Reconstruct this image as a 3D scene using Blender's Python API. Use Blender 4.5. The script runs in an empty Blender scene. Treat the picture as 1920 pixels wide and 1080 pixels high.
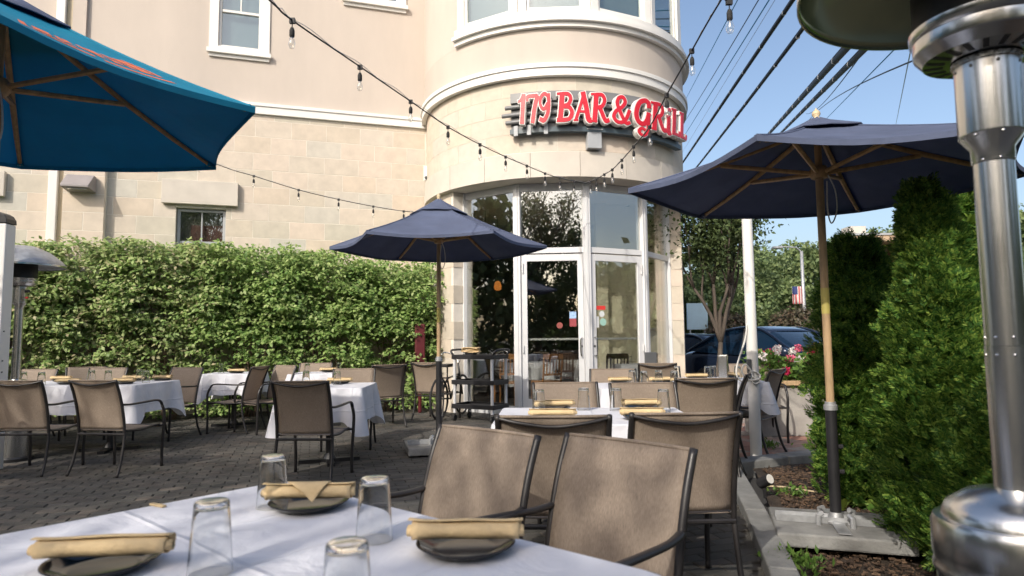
import bpy, math, random
import numpy as np
from mathutils import Vector, Matrix
random.seed(7); RNG = np.random.default_rng(11)
R_ = math.radians; sin, cos, pi = math.sin, math.cos, math.pi
SC = bpy.context.scene; COL = SC.collection
# ---------------------------------------------------------------- camera, sky, sun, exposure
EYE = 1.22
def cam_axes(pitch=R_(4.6), roll=0.010):
    fw = Vector((0, cos(pitch), sin(pitch))); u0 = Vector((0, -sin(pitch), cos(pitch))); x = Vector((1, 0, 0))
    return x*cos(roll) - u0*sin(roll), x*sin(roll) + u0*cos(roll), fw
CR, CU, CF = cam_axes()
cd = bpy.data.cameras.new('camera'); cam = bpy.data.objects.new('camera', cd); COL.objects.link(cam)
m = Matrix((CR, CU, -CF)).transposed().to_4x4(); m.translation = (0, 0, EYE); cam.matrix_world = m
cd.sensor_width = 36; cd.lens = 22.5; cd.clip_start = .05; cd.clip_end = 1500
cd.dof.use_dof = True; cd.dof.focus_distance = 6.0; cd.dof.aperture_fstop = 4.0
SC.camera = cam
SUN_AZ, SUN_EL = R_(209), R_(35)            # direction towards the sun: behind the camera, to the left
w = bpy.data.worlds.new('World'); SC.world = w; w.use_nodes = True
nt = w.node_tree; nt.nodes.clear()
sk = nt.nodes.new('ShaderNodeTexSky'); sk.sky_type = 'NISHITA'; sk.sun_disc = False
sk.sun_elevation = SUN_EL; sk.sun_rotation = SUN_AZ; sk.air_density = 1.0; sk.dust_density = 4.0; sk.ozone_density = 1.0
bg = nt.nodes.new('ShaderNodeBackground'); bg.inputs[1].default_value = .15
ow = nt.nodes.new('ShaderNodeOutputWorld'); nt.links.new(sk.outputs[0], bg.inputs[0]); nt.links.new(bg.outputs[0], ow.inputs[0])
sd = bpy.data.lights.new('sun', 'SUN'); sd.energy = 2.3; sd.angle = R_(.53); sd.color = (1, .93, .83)
sun = bpy.data.objects.new('sun', sd); COL.objects.link(sun)
SV = Vector((sin(SUN_AZ)*cos(SUN_EL), cos(SUN_AZ)*cos(SUN_EL), sin(SUN_EL)))
sun.rotation_euler = SV.to_track_quat('Z', 'Y').to_euler()
SC.view_settings.view_transform = 'Standard'; SC.view_settings.look = 'None'
SC.view_settings.exposure = .52; SC.view_settings.gamma = 1; SC.view_settings.use_curve_mapping = False
# ---------------------------------------------------------------- helpers
def ray(px, py):
    return CF + CR*((px-960)/1200) + CU*((540-py)/1200)
def at(px, py, Y):                       # the point at world depth Y seen at a photo pixel
    d = ray(px, py); k = Y/d.y; return Vector((d.x*k, Y, EYE+d.z*k))
def proj(p):
    v = Vector(p)-Vector((0, 0, EYE)); k = v.dot(CF)
    if k <= .01: return (-9999, -9999)
    return 960+1200*v.dot(CR)/k, 540-1200*v.dot(CU)/k
class MB:
    def __init__(s): s.v = []; s.f = []
    def add(s, vs, fs, M=None):
        n = len(s.v)
        s.v += [tuple(M @ Vector(p)) if M else tuple(p) for p in vs]; s.f += [tuple(n+i for i in f) for f in fs]; return s
    def box(s, x0, x1, y0, y1, z0, z1, M=None):
        return s.add([(x, y, z) for z in (z0, z1) for x, y in ((x0, y0), (x1, y0), (x1, y1), (x0, y1))],
                     [(3, 2, 1, 0), (4, 5, 6, 7), (0, 1, 5, 4), (1, 2, 6, 5), (2, 3, 7, 6), (3, 0, 4, 7)], M)
    def cbox(s, c, d, M=None):
        return s.box(c[0]-d[0]/2, c[0]+d[0]/2, c[1]-d[1]/2, c[1]+d[1]/2, c[2]-d[2]/2, c[2]+d[2]/2, M)
    def tube(s, pts, r, n=8, closed=False, sq=1.0):
        P = [Vector(p) for p in pts]; L = len(P); rs = r if hasattr(r, '__len__') else [r]*L
        prev = None; vs = []; fs = []
        for i in range(L):
            t = (P[(i+1) % L]-P[i-1]) if closed else (P[min(i+1, L-1)]-P[max(i-1, 0)])
            t = t.normalized() if t.length > 1e-9 else Vector((0, 0, 1))
            if prev is None: a = t.cross(Vector((0, 0, 1)) if abs(t.z) < .9 else Vector((0, 1, 0)))
            else: a = prev - t*prev.dot(t)
            a = a.normalized(); b = t.cross(a); prev = a
            for k in range(n):
                q = 2*pi*(k+.5)/n; vs.append(P[i]+(a*cos(q)+b*sin(q)*sq)*rs[i])
        for i in range(L if closed else L-1):
            for k in range(n):
                j = (i+1) % L; fs.append((i*n+k, i*n+(k+1) % n, j*n+(k+1) % n, j*n+k))
        if not closed: fs += [tuple(range(n-1, -1, -1)), tuple(range((L-1)*n, L*n))]
        return s.add(vs, fs)
    def lathe(s, prof, c=(0, 0, 0), n=24, M=None, a0=0, a1=2*pi):
        full = abs(a1-a0-2*pi) < 1e-6; L = len(prof); m_ = n if full else n+1; vs = []; fs = []
        for k in range(m_):
            q = a0+(a1-a0)*k/n
            for r, z in prof: vs.append((c[0]+r*cos(q), c[1]+r*sin(q), c[2]+z))
        for k in range(n):
            j = (k+1) % m_
            for i in range(L-1): fs.append((k*L+i, j*L+i, j*L+i+1, k*L+i+1))
        return s.add(vs, fs, M)
    def grid(s, fn, nu, nv, flip=False):
        vs = [fn(i/nu, j/nv) for j in range(nv+1) for i in range(nu+1)]; fs = []
        for j in range(nv):
            for i in range(nu):
                a = j*(nu+1)+i; q = (a, a+1, a+nu+2, a+nu+1); fs.append(q[::-1] if flip else q)
        return s.add(vs, fs)
    def prism(s, poly, z0, z1, M=None):      # polygon in xy, extruded in z
        n = len(poly); vs = [(x, y, z0) for x, y in poly]+[(x, y, z1) for x, y in poly]
        return s.add(vs, [tuple(range(n-1, -1, -1)), tuple(range(n, 2*n))]+[(i, (i+1) % n, n+(i+1) % n, n+i) for i in range(n)], M)
    def mesh(s, name):
        me = bpy.data.meshes.new(name); me.from_pydata(s.v, [], s.f); me.update(); return me
    def build(s, name, mat, parent=None, smooth=False, bevel=0, solid=0, kind=None, loc=None, rz=0, label=None, sub=0):
        me = s.mesh(name); me.materials.append(mat); o = bpy.data.objects.new(name, me); COL.objects.link(o)
        if parent: o.parent = parent
        if loc: o.location = loc
        if rz: o.rotation_euler.z = rz
        if smooth: me.shade_smooth() if smooth is True else me.shade_smooth()
        if smooth == 'auto':
            es = o.modifiers.new('e', 'EDGE_SPLIT'); es.split_angle = R_(38)
        if sub: q = o.modifiers.new('s', 'SUBSURF'); q.levels = q.render_levels = sub
        if solid: q = o.modifiers.new('t', 'SOLIDIFY'); q.thickness = solid; q.offset = 0
        if bevel: q = o.modifiers.new('b', 'BEVEL'); q.width = bevel; q.segments = 2; q.limit_method = 'ANGLE'
        if kind: o['kind'] = kind
        if label: o['label'] = label
        return o
def tag(o, label, cat, group=None):
    o['label'] = label; o['category'] = cat
    if group: o['group'] = group
    return o
def thing(name, label, cat, loc=(0, 0, 0), rz=0, group=None):
    o = bpy.data.objects.new(name, None); COL.objects.link(o); o.empty_display_size = .1
    o.location = loc; o.rotation_euler = (0, 0, rz); return tag(o, label, cat, group)
KIDS = {}
def kids(o): return list(o.children)
def dup(root, loc=None, rz=None, label=None, parent=None):
    c = root.copy(); COL.objects.link(c)
    if parent is not None: c.parent = parent
    if loc is not None: c.location = loc
    if rz is not None: c.rotation_euler = (0, 0, rz)
    if label: c['label'] = label
    for ch in CH(root):
        dup(ch, parent=c)
    return c
def CH(o):
    k = o.name
    if k not in KIDS: KIDS[k] = [x for x in bpy.data.objects if x.parent == o]
    return KIDS[k]
def yaw(fx, fy): return math.atan2(-fx, fy)
def smoothpath(pts, n=6):
    P = [Vector(p) for p in pts]; out = []
    for i in range(len(P)-1):
        a = P[max(i-1, 0)]; b = P[i]; c = P[i+1]; d = P[min(i+2, len(P)-1)]
        for k in range(n):
            t = k/n
            out.append(.5*((2*b)+(-a+c)*t+(2*a-5*b+4*c-d)*t*t+(-a+3*b-3*c+d)*t**3))
    out.append(P[-1]); return out
# ---------------------------------------------------------------- materials
def nn(nt, t, **kw):
    n = nt.nodes.new(t)
    for k, v in kw.items():
        if k.startswith('i'): n.inputs[int(k[1:])].default_value = v
        else: setattr(n, k, v)
    return n
def mk(name, col, rough=.6, var=.12, scale=6, bump=.0, bscale=80, metal=0, spec=.5, tl=0, rnd=0, stretch=None, ramp=None, attr=False, coord='Object', coat=0, hue=None, tlcol=None, det=5):
    mt = bpy.data.materials.new(name); mt.use_nodes = True; t = mt.node_tree; L = t.links.new
    b = t.nodes['Principled BSDF']; out = t.nodes['Material Output']
    b.inputs['Roughness'].default_value = rough; b.inputs['Metallic'].default_value = metal
    b.inputs['Specular IOR Level'].default_value = spec; b.inputs['Coat Weight'].default_value = coat
    tc = nn(t, 'ShaderNodeTexCoord'); src = tc.outputs[coord]
    if stretch:
        mp = nn(t, 'ShaderNodeMapping'); mp.inputs['Scale'].default_value = stretch; L(src, mp.inputs[0]); src = mp.outputs[0]
    oi = nn(t, 'ShaderNodeObjectInfo')
    ad = nn(t, 'ShaderNodeVectorMath', operation='ADD'); sc_ = nn(t, 'ShaderNodeMath', operation='MULTIPLY', i1=37.0)
    L(oi.outputs['Random'], sc_.inputs[0]); L(src, ad.inputs[0]); L(sc_.outputs[0], ad.inputs[1]); src = ad.outputs[0]
    c = nn(t, 'ShaderNodeRGB'); c.outputs[0].default_value = (*col, 1); cs = c.outputs[0]
    val = None
    if attr:
        at_ = nn(t, 'ShaderNodeAttribute', attribute_name='v'); s1 = nn(t, 'ShaderNodeMath', operation='ADD')
        L(at_.outputs['Fac'], s1.inputs[0]); L(oi.outputs['Random'], s1.inputs[1]); fr = nn(t, 'ShaderNodeMath', operation='FRACT'); L(s1.outputs[0], fr.inputs[0]); val = fr.outputs[0]
    elif rnd or ramp: val = oi.outputs['Random']
    if ramp:
        rp = nn(t, 'ShaderNodeValToRGB'); e = rp.color_ramp.elements
        while len(e) < len(ramp): e.new(.5)
        for k, q in enumerate(ramp): e[k].position = k/(len(ramp)-1); e[k].color = (*q, 1)
        L(val, rp.inputs[0]); cs = rp.outputs[0]
    if rnd:
        mr = nn(t, 'ShaderNodeMapRange'); mr.inputs[3].default_value = 1-rnd; mr.inputs[4].default_value = 1+rnd
        L(val, mr.inputs[0]); hm = nn(t, 'ShaderNodeVectorMath', operation='SCALE'); L(cs, hm.inputs[0]); L(mr.outputs[0], hm.inputs['Scale']); cs = hm.outputs[0]
    if var:
        no = nn(t, 'ShaderNodeTexNoise'); no.inputs['Scale'].default_value = scale; no.inputs['Detail'].default_value = det; no.inputs['Roughness'].default_value = .6
        L(src, no.inputs['Vector']); mr = nn(t, 'ShaderNodeMapRange'); mr.inputs[1].default_value = .3; mr.inputs[2].default_value = .7
        mr.inputs[3].default_value = 1-var; mr.inputs[4].default_value = 1+var
        L(no.outputs[0], mr.inputs[0]); hm = nn(t, 'ShaderNodeVectorMath', operation='SCALE'); L(cs, hm.inputs[0]); L(mr.outputs[0], hm.inputs['Scale']); cs = hm.outputs[0]
        mr2 = nn(t, 'ShaderNodeMapRange'); mr2.inputs[3].default_value = max(0, rough-.12); mr2.inputs[4].default_value = min(1, rough+.12); L(no.outputs[0], mr2.inputs[0]); L(mr2.outputs[0], b.inputs['Roughness'])
    L(cs, b.inputs['Base Color'])
    if bump:
        n2 = nn(t, 'ShaderNodeTexNoise'); n2.inputs['Scale'].default_value = bscale; n2.inputs['Detail'].default_value = 4; L(src, n2.inputs['Vector'])
        bp = nn(t, 'ShaderNodeBump'); bp.inputs['Strength'].default_value = bump; bp.inputs['Distance'].default_value = .01; L(n2.outputs[0], bp.inputs['Height']); L(bp.outputs[0], b.inputs['Normal'])
    if tl:
        tr = nn(t, 'ShaderNodeBsdfTranslucent'); mx = nn(t, 'ShaderNodeMixShader'); mx.inputs[0].default_value = tl
        if tlcol: tr.inputs[0].default_value = (*tlcol, 1)
        else: L(cs, tr.inputs[0])
        L(b.outputs[0], mx.inputs[1]); L(tr.outputs[0], mx.inputs[2]); L(mx.outputs[0], out.inputs[0])
    return mt
def weave_mat(name, col, tl=.3):
    mt = mk(name, col, rough=.75, var=.10, scale=3, bump=0, tl=tl, rnd=.06); t = mt.node_tree; L = t.links.new
    b = t.nodes['Principled BSDF']; tc = nn(t, 'ShaderNodeTexCoord')
    mp = nn(t, 'ShaderNodeMapping'); mp.inputs['Scale'].default_value = (520, 70, 70); L(tc.outputs['Object'], mp.inputs[0])
    no = nn(t, 'ShaderNodeTexNoise'); no.inputs['Scale'].default_value = 1; no.inputs['Detail'].default_value = 2; L(mp.outputs[0], no.inputs['Vector'])
    old = b.inputs['Base Color'].links[0].from_socket; mr = nn(t, 'ShaderNodeMapRange'); mr.inputs[1].default_value = .3; mr.inputs[2].default_value = .7; mr.inputs[3].default_value = .68; mr.inputs[4].default_value = 1.32
    L(no.outputs[0], mr.inputs[0]); hm = nn(t, 'ShaderNodeVectorMath', operation='SCALE'); L(old, hm.inputs[0]); L(mr.outputs[0], hm.inputs['Scale']); L(hm.outputs[0], b.inputs['Base Color'])
    bp = nn(t, 'ShaderNodeBump'); bp.inputs['Strength'].default_value = .25; bp.inputs['Distance'].default_value = .003; L(no.outputs[0], bp.inputs['Height']); L(bp.outputs[0], b.inputs['Normal'])
    return mt
def leafmat(name, ramp, tl=.4, rough=.5, spec=.35):
    return mk(name, (0, 0, 0), rough=rough, var=.18, scale=1.7, ramp=ramp, attr=True, tl=tl, spec=spec, det=2)
def panemat(name, tint=(.9, .94, .93), base=.08, rough=.0):
    mt = bpy.data.materials.new(name); mt.use_nodes = True; t = mt.node_tree; t.nodes.clear(); L = t.links.new
    o = nn(t, 'ShaderNodeOutputMaterial'); g = nn(t, 'ShaderNodeBsdfGlossy'); g.inputs['Roughness'].default_value = rough; g.inputs[0].default_value = (1, 1, 1, 1)
    tr = nn(t, 'ShaderNodeBsdfTransparent'); tr.inputs[0].default_value = (*tint, 1); lw = nn(t, 'ShaderNodeFresnel'); ge = nn(t, 'ShaderNodeNewGeometry'); io = nn(t, 'ShaderNodeMapRange'); io.inputs[3].default_value = 1.5; io.inputs[4].default_value = 1/1.5; L(ge.outputs['Backfacing'], io.inputs[0]); L(io.outputs[0], lw.inputs[0])
    mr = nn(t, 'ShaderNodeMath', operation='MULTIPLY_ADD'); mr.inputs[1].default_value = 1.4; mr.inputs[2].default_value = base; mr.use_clamp = True; L(lw.outputs[0], mr.inputs[0])
    mx = nn(t, 'ShaderNodeMixShader'); L(mr.outputs[0], mx.inputs[0]); L(tr.outputs[0], mx.inputs[1]); L(g.outputs[0], mx.inputs[2]); L(mx.outputs[0], o.inputs[0]); return mt
def glassmat(name):
    mt = bpy.data.materials.new(name); mt.use_nodes = True; b = mt.node_tree.nodes['Principled BSDF']
    b.inputs['Transmission Weight'].default_value = 1; b.inputs['Roughness'].default_value = .01; b.inputs['IOR'].default_value = 1.45; b.inputs['Base Color'].default_value = (.97, .98, .98, 1)
    return mt
MT = dict(
 asphalt=mk('asphalt', (.055, .055, .057), .9, .2, 1.2, .4, 120),
 sand=mk('joint_sand', (.058, .054, .047), .95, .2, 10, .3, 200),
 paver=mk('paver', (.1, .1, .1), .85, .38, 3.5, .5, 130, ramp=[(.055, .055, .05), (.078, .073, .064), (.065, .063, .058), (.10, .086, .072)], attr=True),
 redpaver=mk('red_paver', (.1, .1, .1), .85, .25, 9, .4, 130, ramp=[(.22, .2, .18), (.30, .15, .11), (.27, .25, .22), (.32, .2, .16)], attr=True),
 concrete=mk('concrete', (.33, .31, .28), .85, .22, 3, .35, 90),
 darkconc=mk('weathered_concrete', (.22, .22, .21), .8, .35, 4, .4, 60),
 mulch=mk('mulch', (.045, .032, .022), .95, .5, 14, 1.0, 60),
 chip=mk('bark', (.07, .045, .03), .9, .5, 20, .6, 60, attr=True, ramp=[(.03, .02, .014), (.09, .055, .035), (.16, .10, .06), (.05, .035, .025)]),
 mortar=mk('mortar', (.70, .66, .59), .9, .1, 4),
 block=mk('cast_stone', (.5, .4, .3), .85, .09, 5, .25, 150, ramp=[(.50, .475, .40), (.585, .50, .405), (.555, .50, .42), (.605, .52, .435), (.52, .50, .44)]),
 lime=mk('limestone', (.56, .52, .46), .85, .08, 2.5, .2, 120),
 stucco=mk('stucco', (.535, .475, .42), .92, .075, 1.1, .4, 200, stretch=(1, 1, .35), det=9),
 trim=mk('white_trim', (.74, .73, .70), .45, .04, 2),
 frame=mk('white_aluminium', (.62, .63, .64), .4, .04, 2, rnd=.02),
 beige=mk('beige_paint', (.50, .42, .29), .6, .06, 3),
 blind=mk('grey_blind', (.27, .30, .33), .8, .06, 2),
 cream=mk('cream_plaster', (.80, .74, .56), .8, .05, 2),
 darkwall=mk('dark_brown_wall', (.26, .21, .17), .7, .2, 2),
 woodfloor=mk('wood_floor', (.11, .06, .035), .45, .3, 5, stretch=(1, 8, 1)),
 pane=panemat('window_pane', (.80, .86, .84), .10),
 tint=panemat('reflective_pane', (.93, .94, .92), .17, .012),
 grey=mk('grey_paint', (.35, .37, .39), .45, .08, 4),
 maroon=mk('maroon_paint', (.09, .008, .012), .5, .1, 4),
 dgrey=mk('dark_grey_paint', (.10, .105, .11), .4, .08, 4),
 mgrey=mk('sign_grey', (.17, .175, .18), .4, .08, 4),
 lampgrey=mk('lamp_bronze', (.27, .25, .25), .5, .08, 4),
 red=mk('red_acrylic', (.60, .018, .035), .3, .05, 5),
 letterw=mk('letter_return', (.80, .78, .75), .5, .04, 5),
 black=mk('black_metal', (.018, .018, .02), .42, .2, 10, spec=.5),
 bronze=mk('bronze_powder_coat', (.024, .022, .022), .38, .2, 12, .08, 200),
 rubber=mk('rubber', (.02, .02, .02), .8, .1),
 sling=weave_mat('brown_sling', (.37, .30, .238), .38),
 cloth=mk('white_tablecloth', (.72, .73, .78), .85, .03, 3, .12, 25, tl=.12),
 napkin=mk('yellow_napkin', (.66, .50, .28), .88, .1, 14, .6, 45, tl=.08),
 plate=mk('black_glaze', (.012, .012, .014), .12, .1, 4, spec=.35),
 glass=glassmat('clear_glass'),
 navy=mk('navy_canvas', (.105, .13, .21), .85, .2, 3, .35, 18, tl=.22, tlcol=(.02, .085, .26)),
 blue=mk('blue_canvas', (.012, .30, .46), .7, .12, 3, .12, 14, tl=.34, tlcol=(.0, .27, .52)),
 orange=mk('orange_print', (.72, .17, .07), .7, .08, 8),
 pole=mk('varnished_wood', (.42, .25, .11), .5, .3, 8, .1, 60, stretch=(3, 3, .5)),
 polelight=mk('weathered_wood', (.42, .29, .16), .6, .3, 8, .1, 60, stretch=(3, 3, .5)),
 finial=mk('pale_wood', (.56, .45, .28), .5, .15, 15),
 steel=mk('brushed_steel', (.62, .62, .61), .24, .12, 3, .04, 60, metal=1, stretch=(1, 1, .15)),
 hood=mk('hood_green_reflection', (.42, .52, .38), .2, .05, 3, metal=1),  # bare aluminium, with the green reflection of foliage put into its base colour
 galv=mk('galvanised', (.42, .43, .44), .5, .25, 12, metal=.6),
 mesh=mk('burner_screen', (.02, .02, .02), .5, .3, 60, metal=.4),
 gusset=mk('yellow_tape', (.42, .36, .10), .5, .1),
 rope=mk('white_rope', (.65, .64, .6), .9, .1, 60),
 bark=mk('tree_bark', (.075, .06, .048), .9, .3, 10, .8, 30, stretch=(1, 1, .3)),
 twig=mk('shrub_bark', (.16, .11, .08), .9, .3, 10, .4, 30),
 hedge=leafmat('euonymus_leaf', [(.12, .21, .06), (.22, .33, .10), (.32, .43, .15), (.43, .51, .23), (.47, .41, .25)], .38),
 hedge2=leafmat('euonymus_leaf_green', [(.11, .21, .055), (.21, .33, .09), (.31, .43, .14), (.42, .51, .21)], .38),
 cedar=leafmat('cedar_spray', [(.035, .10, .022), (.08, .19, .035), (.17, .30, .05), (.34, .46, .09)], .42, .6),
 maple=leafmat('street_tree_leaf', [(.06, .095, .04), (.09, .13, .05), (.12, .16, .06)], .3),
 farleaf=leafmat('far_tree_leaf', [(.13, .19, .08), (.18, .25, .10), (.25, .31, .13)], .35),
 carblue=mk('navy_car_paint', (.012, .022, .05), .2, .03, 3, metal=.3, coat=1),
 cardark=mk('charcoal_car_paint', (.02, .03, .04), .2, .03, 3, metal=.3, coat=1),
 carsilver=mk('silver_car_paint', (.3, .32, .33), .25, .03, 3, metal=.5, coat=1),
 carglass=mk('tinted_glass', (.006, .018, .04), .06, 0, spec=.4),
 lens=mk('headlight_lens', (.5, .52, .55), .1, .05, coat=1),
 chrome=mk('chrome', (.7, .7, .7), .12, .03, metal=1),
 wchair=mk('honey_wood', (.42, .19, .06), .4, .2, 8),
 dchair=mk('dark_wood', (.05, .02, .012), .4, .2, 8),
 pink=mk('pink_petal', (.75, .16, .25), .6, .1, tl=.3), mag=mk('magenta_petal', (.62, .02, .12), .6, .1, tl=.3),
 wpet=mk('white_petal', (.8, .75, .72), .6, .1, tl=.3), ypet=mk('yellow_petal', (.8, .55, .03), .6, .1, tl=.3),
 mixbush=leafmat('dry_bush_leaf', [(.10, .08, .055), (.13, .12, .07), (.16, .10, .07)], .3),
 flowerleaf=leafmat('geranium_leaf', [(.08, .17, .03), (.13, .24, .05), (.18, .28, .06)], .35),
 brick=mk('red_brick', (.13, .05, .035), .85, .2, 5), tan=mk('tan_soffit', (.45, .33, .22), .8, .05),
 wire=mk('black_cable', (.015, .015, .017), .6, .1), bwire=mk('blue_cable', (.02, .26, .50), .5, .1), gwire=mk('guy_cable', (.35, .45, .35), .6, .1),
 stred=mk('red_sticker', (.7, .05, .04), .5, .05), stblue=mk('blue_sticker', (.30, .45, .68), .5, .25, 30), stwhite=mk('white_sticker', (.7, .72, .72), .5, .05), stgreen=mk('mint_sticker', (.35, .58, .5), .5, .05),
 flagblue=mk('flag_blue', (.05, .07, .22), .8, .05, tl=.2), flagred=mk('flag_red', (.6, .08, .08), .8, .05, tl=.2), flagwhite=mk('flag_white', (.75, .72, .7), .8, .05, tl=.2),
 skyblue=mk('pale_blue_panel', (.45, .62, .72), .5, .05),
)
MT['dullred'] = mk('dull_red_sticker', (.30, .05, .06), .5, .1)
lg = mk('amber_lamp_glass', (.6, .2, .04), .4, .1); _b = lg.node_tree.nodes['Principled BSDF']; _b.inputs['Emission Color'].default_value = (1, .32, .06, 1); _b.inputs['Emission Strength'].default_value = .45; MT['lampglow'] = lg
bulbmat = panemat('bulb_glass', (.97, .96, .93), .10); MT['bulb'] = bulbmat
def cloth_creases():
    mt = MT['cloth']; t = mt.node_tree; L = t.links.new; b = t.nodes['Principled BSDF']; tc = nn(t, 'ShaderNodeTexCoord'); sp = nn(t, 'ShaderNodeSeparateXYZ'); L(tc.outputs['Object'], sp.inputs[0])
    tot = None
    for ax, off in (('X', .0), ('Y', .0), ('X', .31), ('X', -.31), ('Z', .55)):
        a = nn(t, 'ShaderNodeMath', operation='SUBTRACT', i1=off); L(sp.outputs[ax], a.inputs[0]); c = nn(t, 'ShaderNodeMath', operation='ABSOLUTE'); L(a.outputs[0], c.inputs[0])
        m_ = nn(t, 'ShaderNodeMapRange'); m_.inputs[1].default_value = 0; m_.inputs[2].default_value = .012; m_.inputs[3].default_value = .5; m_.inputs[4].default_value = 0; L(c.outputs[0], m_.inputs[0])
        if tot is None: tot = m_.outputs[0]
        else: q = nn(t, 'ShaderNodeMath', operation='ADD'); L(tot, q.inputs[0]); L(m_.outputs[0], q.inputs[1]); tot = q.outputs[0]
    n1 = nn(t, 'ShaderNodeTexNoise'); n1.inputs['Scale'].default_value = 5; n1.inputs['Detail'].default_value = 6; n1.inputs['Distortion'].default_value = 1.2; L(tc.outputs['Object'], n1.inputs[0])
    q = nn(t, 'ShaderNodeMath', operation='MULTIPLY_ADD', i1=2.2); L(n1.outputs[0], q.inputs[0]); L(tot, q.inputs[2])
    bp = nn(t, 'ShaderNodeBump'); bp.inputs['Strength'].default_value = .8; bp.inputs['Distance'].default_value = .010; L(q.outputs[0], bp.inputs['Height']); L(bp.outputs[0], b.inputs['Normal'])
cloth_creases()
# ---------------------------------------------------------------- leaf meshes
def leafmesh(name, P, D, N, Ls, Ws, mat, parent=None, fold=.25, kind=None):
    P = np.asarray(P, float); D = np.asarray(D, float); N = np.asarray(N, float)
    D /= np.linalg.norm(D, axis=1, keepdims=True)+1e-9; S = np.cross(D, N); S /= np.linalg.norm(S, axis=1, keepdims=True)+1e-9
    N = np.cross(S, D); n = len(P); Ls = np.broadcast_to(Ls, (n,))[:, None]; Ws = np.broadcast_to(Ws, (n,))[:, None]
    a = P; b = P+D*Ls*.45+S*Ws*.5+N*Ws*fold*.5; c = P+D*Ls-N*Ls*.08; d = P+D*Ls*.45-S*Ws*.5+N*Ws*fold*.5
    V = np.stack([a, b, c, d], 1).reshape(-1, 3); me = bpy.data.meshes.new(name)
    me.vertices.add(4*n); me.vertices.foreach_set('co', V.astype(np.float32).ravel())
    me.loops.add(4*n); me.loops.foreach_set('vertex_index', np.arange(4*n, dtype=np.int32))
    me.polygons.add(n); me.polygons.foreach_set('loop_start', np.arange(0, 4*n, 4, dtype=np.int32))
    me.update(calc_edges=True); me.validate()
    at_ = me.attributes.new('v', 'FLOAT', 'FACE'); at_.data.foreach_set('value', RNG.random(n).astype(np.float32)*.98)
    me.materials.append(mat); o = bpy.data.objects.new(name, me); COL.objects.link(o)
    if parent: o.parent = parent
    if kind: o['kind'] = kind
    return o
def unit(n):
    v = RNG.normal(size=(n, 3)); return v/np.linalg.norm(v, axis=1, keepdims=True)
def tree_skeleton(h, r0, spread, seed, lean=(0, 0), fork=.35, levels=4, up=.55, nlimb=5):
    rd = random.Random(seed); mb = MB(); tips = []
    def grow(p, d, L, r, lv):
        pts = [p]; q = p.copy(); dd = d.copy(); n = 4
        for i in range(n):
            dd = (dd+Vector((rd.gauss(0, .12), rd.gauss(0, .12), rd.gauss(0, .06)+(.05 if lv else 0)))).normalized(); q = q+dd*L/n; pts.append(q.copy())
        mb.tube(pts, [r*(1-.45*i/n) for i in range(n+1)], 7 if lv < 2 else 4)
        if lv >= levels:
            tips.append(q); tips.append(pts[2]); return
        k = nlimb if lv == 0 else rd.choice([2, 3, 3])
        for i in range(k):
            a = 2*pi*(i+rd.random()*.6)/k; e = Vector((cos(a)*spread, sin(a)*spread, up+rd.random()*.5)).normalized()
            s_ = pts[-1] if rd.random() < .6 or lv == 0 else pts[3]
            nd = (dd*.5+e).normalized(); grow(s_.copy(), nd, L*(.62+rd.random()*.25) if lv else (h-h*fork)*.45, r*.58, lv+1)
        if lv >= levels-1: tips.append(q)
    grow(Vector((0, 0, -.05)), Vector((lean[0], lean[1], 1)).normalized(), h*fork, r0, 0)
    return mb, tips
def tree(name, label, cat, loc, h, r0, spread, seed, leaf, per=60, ls=.12, cl=.35, group=None, keep=1.0, **kw):
    t = thing(name, label, cat, loc, 0, group); mb, tips = tree_skeleton(h, r0, spread, seed, **kw)
    mb.build('trunk', MT['bark'], t, smooth=True)
    T = np.array([tuple(q) for q in tips]); T = T[RNG.random(len(T)) < keep]; n = len(T)*per
    base = np.repeat(T, per, 0); P = base+RNG.normal(size=(n, 3))*np.array([cl, cl, cl*.7])
    D = unit(n); D[:, 2] -= .3; N = unit(n); N[:, 2] += 1.1
    leafmesh('crown', P, D, N, ls*(.7+.6*RNG.random(n)), ls*.62, leaf, t); return t
# ================================================================ GROUND
def sheet(name, poly, z, mat, kind='structure'):
    mb = MB(); mb.add([(x, y, z) for x, y in poly], [tuple(range(len(poly)))]); return mb.build(name, mat, kind=kind)
sheet('ground', [(-400, -200), (400, -200), (400, 900), (-400, 900)], -.10, MT['asphalt'])
patio = sheet('patio_paving', [(-14, -9), (1.0, -9), (1.0, 2.2), (1.68, 4.5), (2.0, 6.0), (2.35, 6.28), (6.2, 8.0), (6.2, 10.6), (3.2, 12.2), (3.2, 20), (-14, 20)], -.018, MT['sand'])
WA = math.atan2(.299, .954)
def inpatio(x, y):
    if y > 6.2 and x > 1.9 and (y-6.28) < (x-2.35)*.447: return False
    if y > 10.2-.0*x and x > 3.3: return False
    xl = .95 if y < 2.2 else (.95+(y-2.2)*.28)
    return x < xl-.03 or y > 6.25+max(0, x-2.3)*.447
def brick_verts(w, d, h=.05, c=.006):
    x, y = w/2, d/2
    v = [(-x, -y, -h), (x, -y, -h), (x, y, -h), (-x, y, -h), (-x, -y, -c), (x, -y, -c), (x, y, -c), (-x, y, -c),
         (-x+c, -y+c, 0), (x-c, -y+c, 0), (x-c, y-c, 0), (-x+c, y-c, 0)]
    f = [(8, 9, 10, 11)]
    for i in range(4): j = (i+1) % 4; f += [(i, j, 4+j, 4+i), (4+i, 4+j, 8+j, 8+i)]
    return v, f
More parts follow.
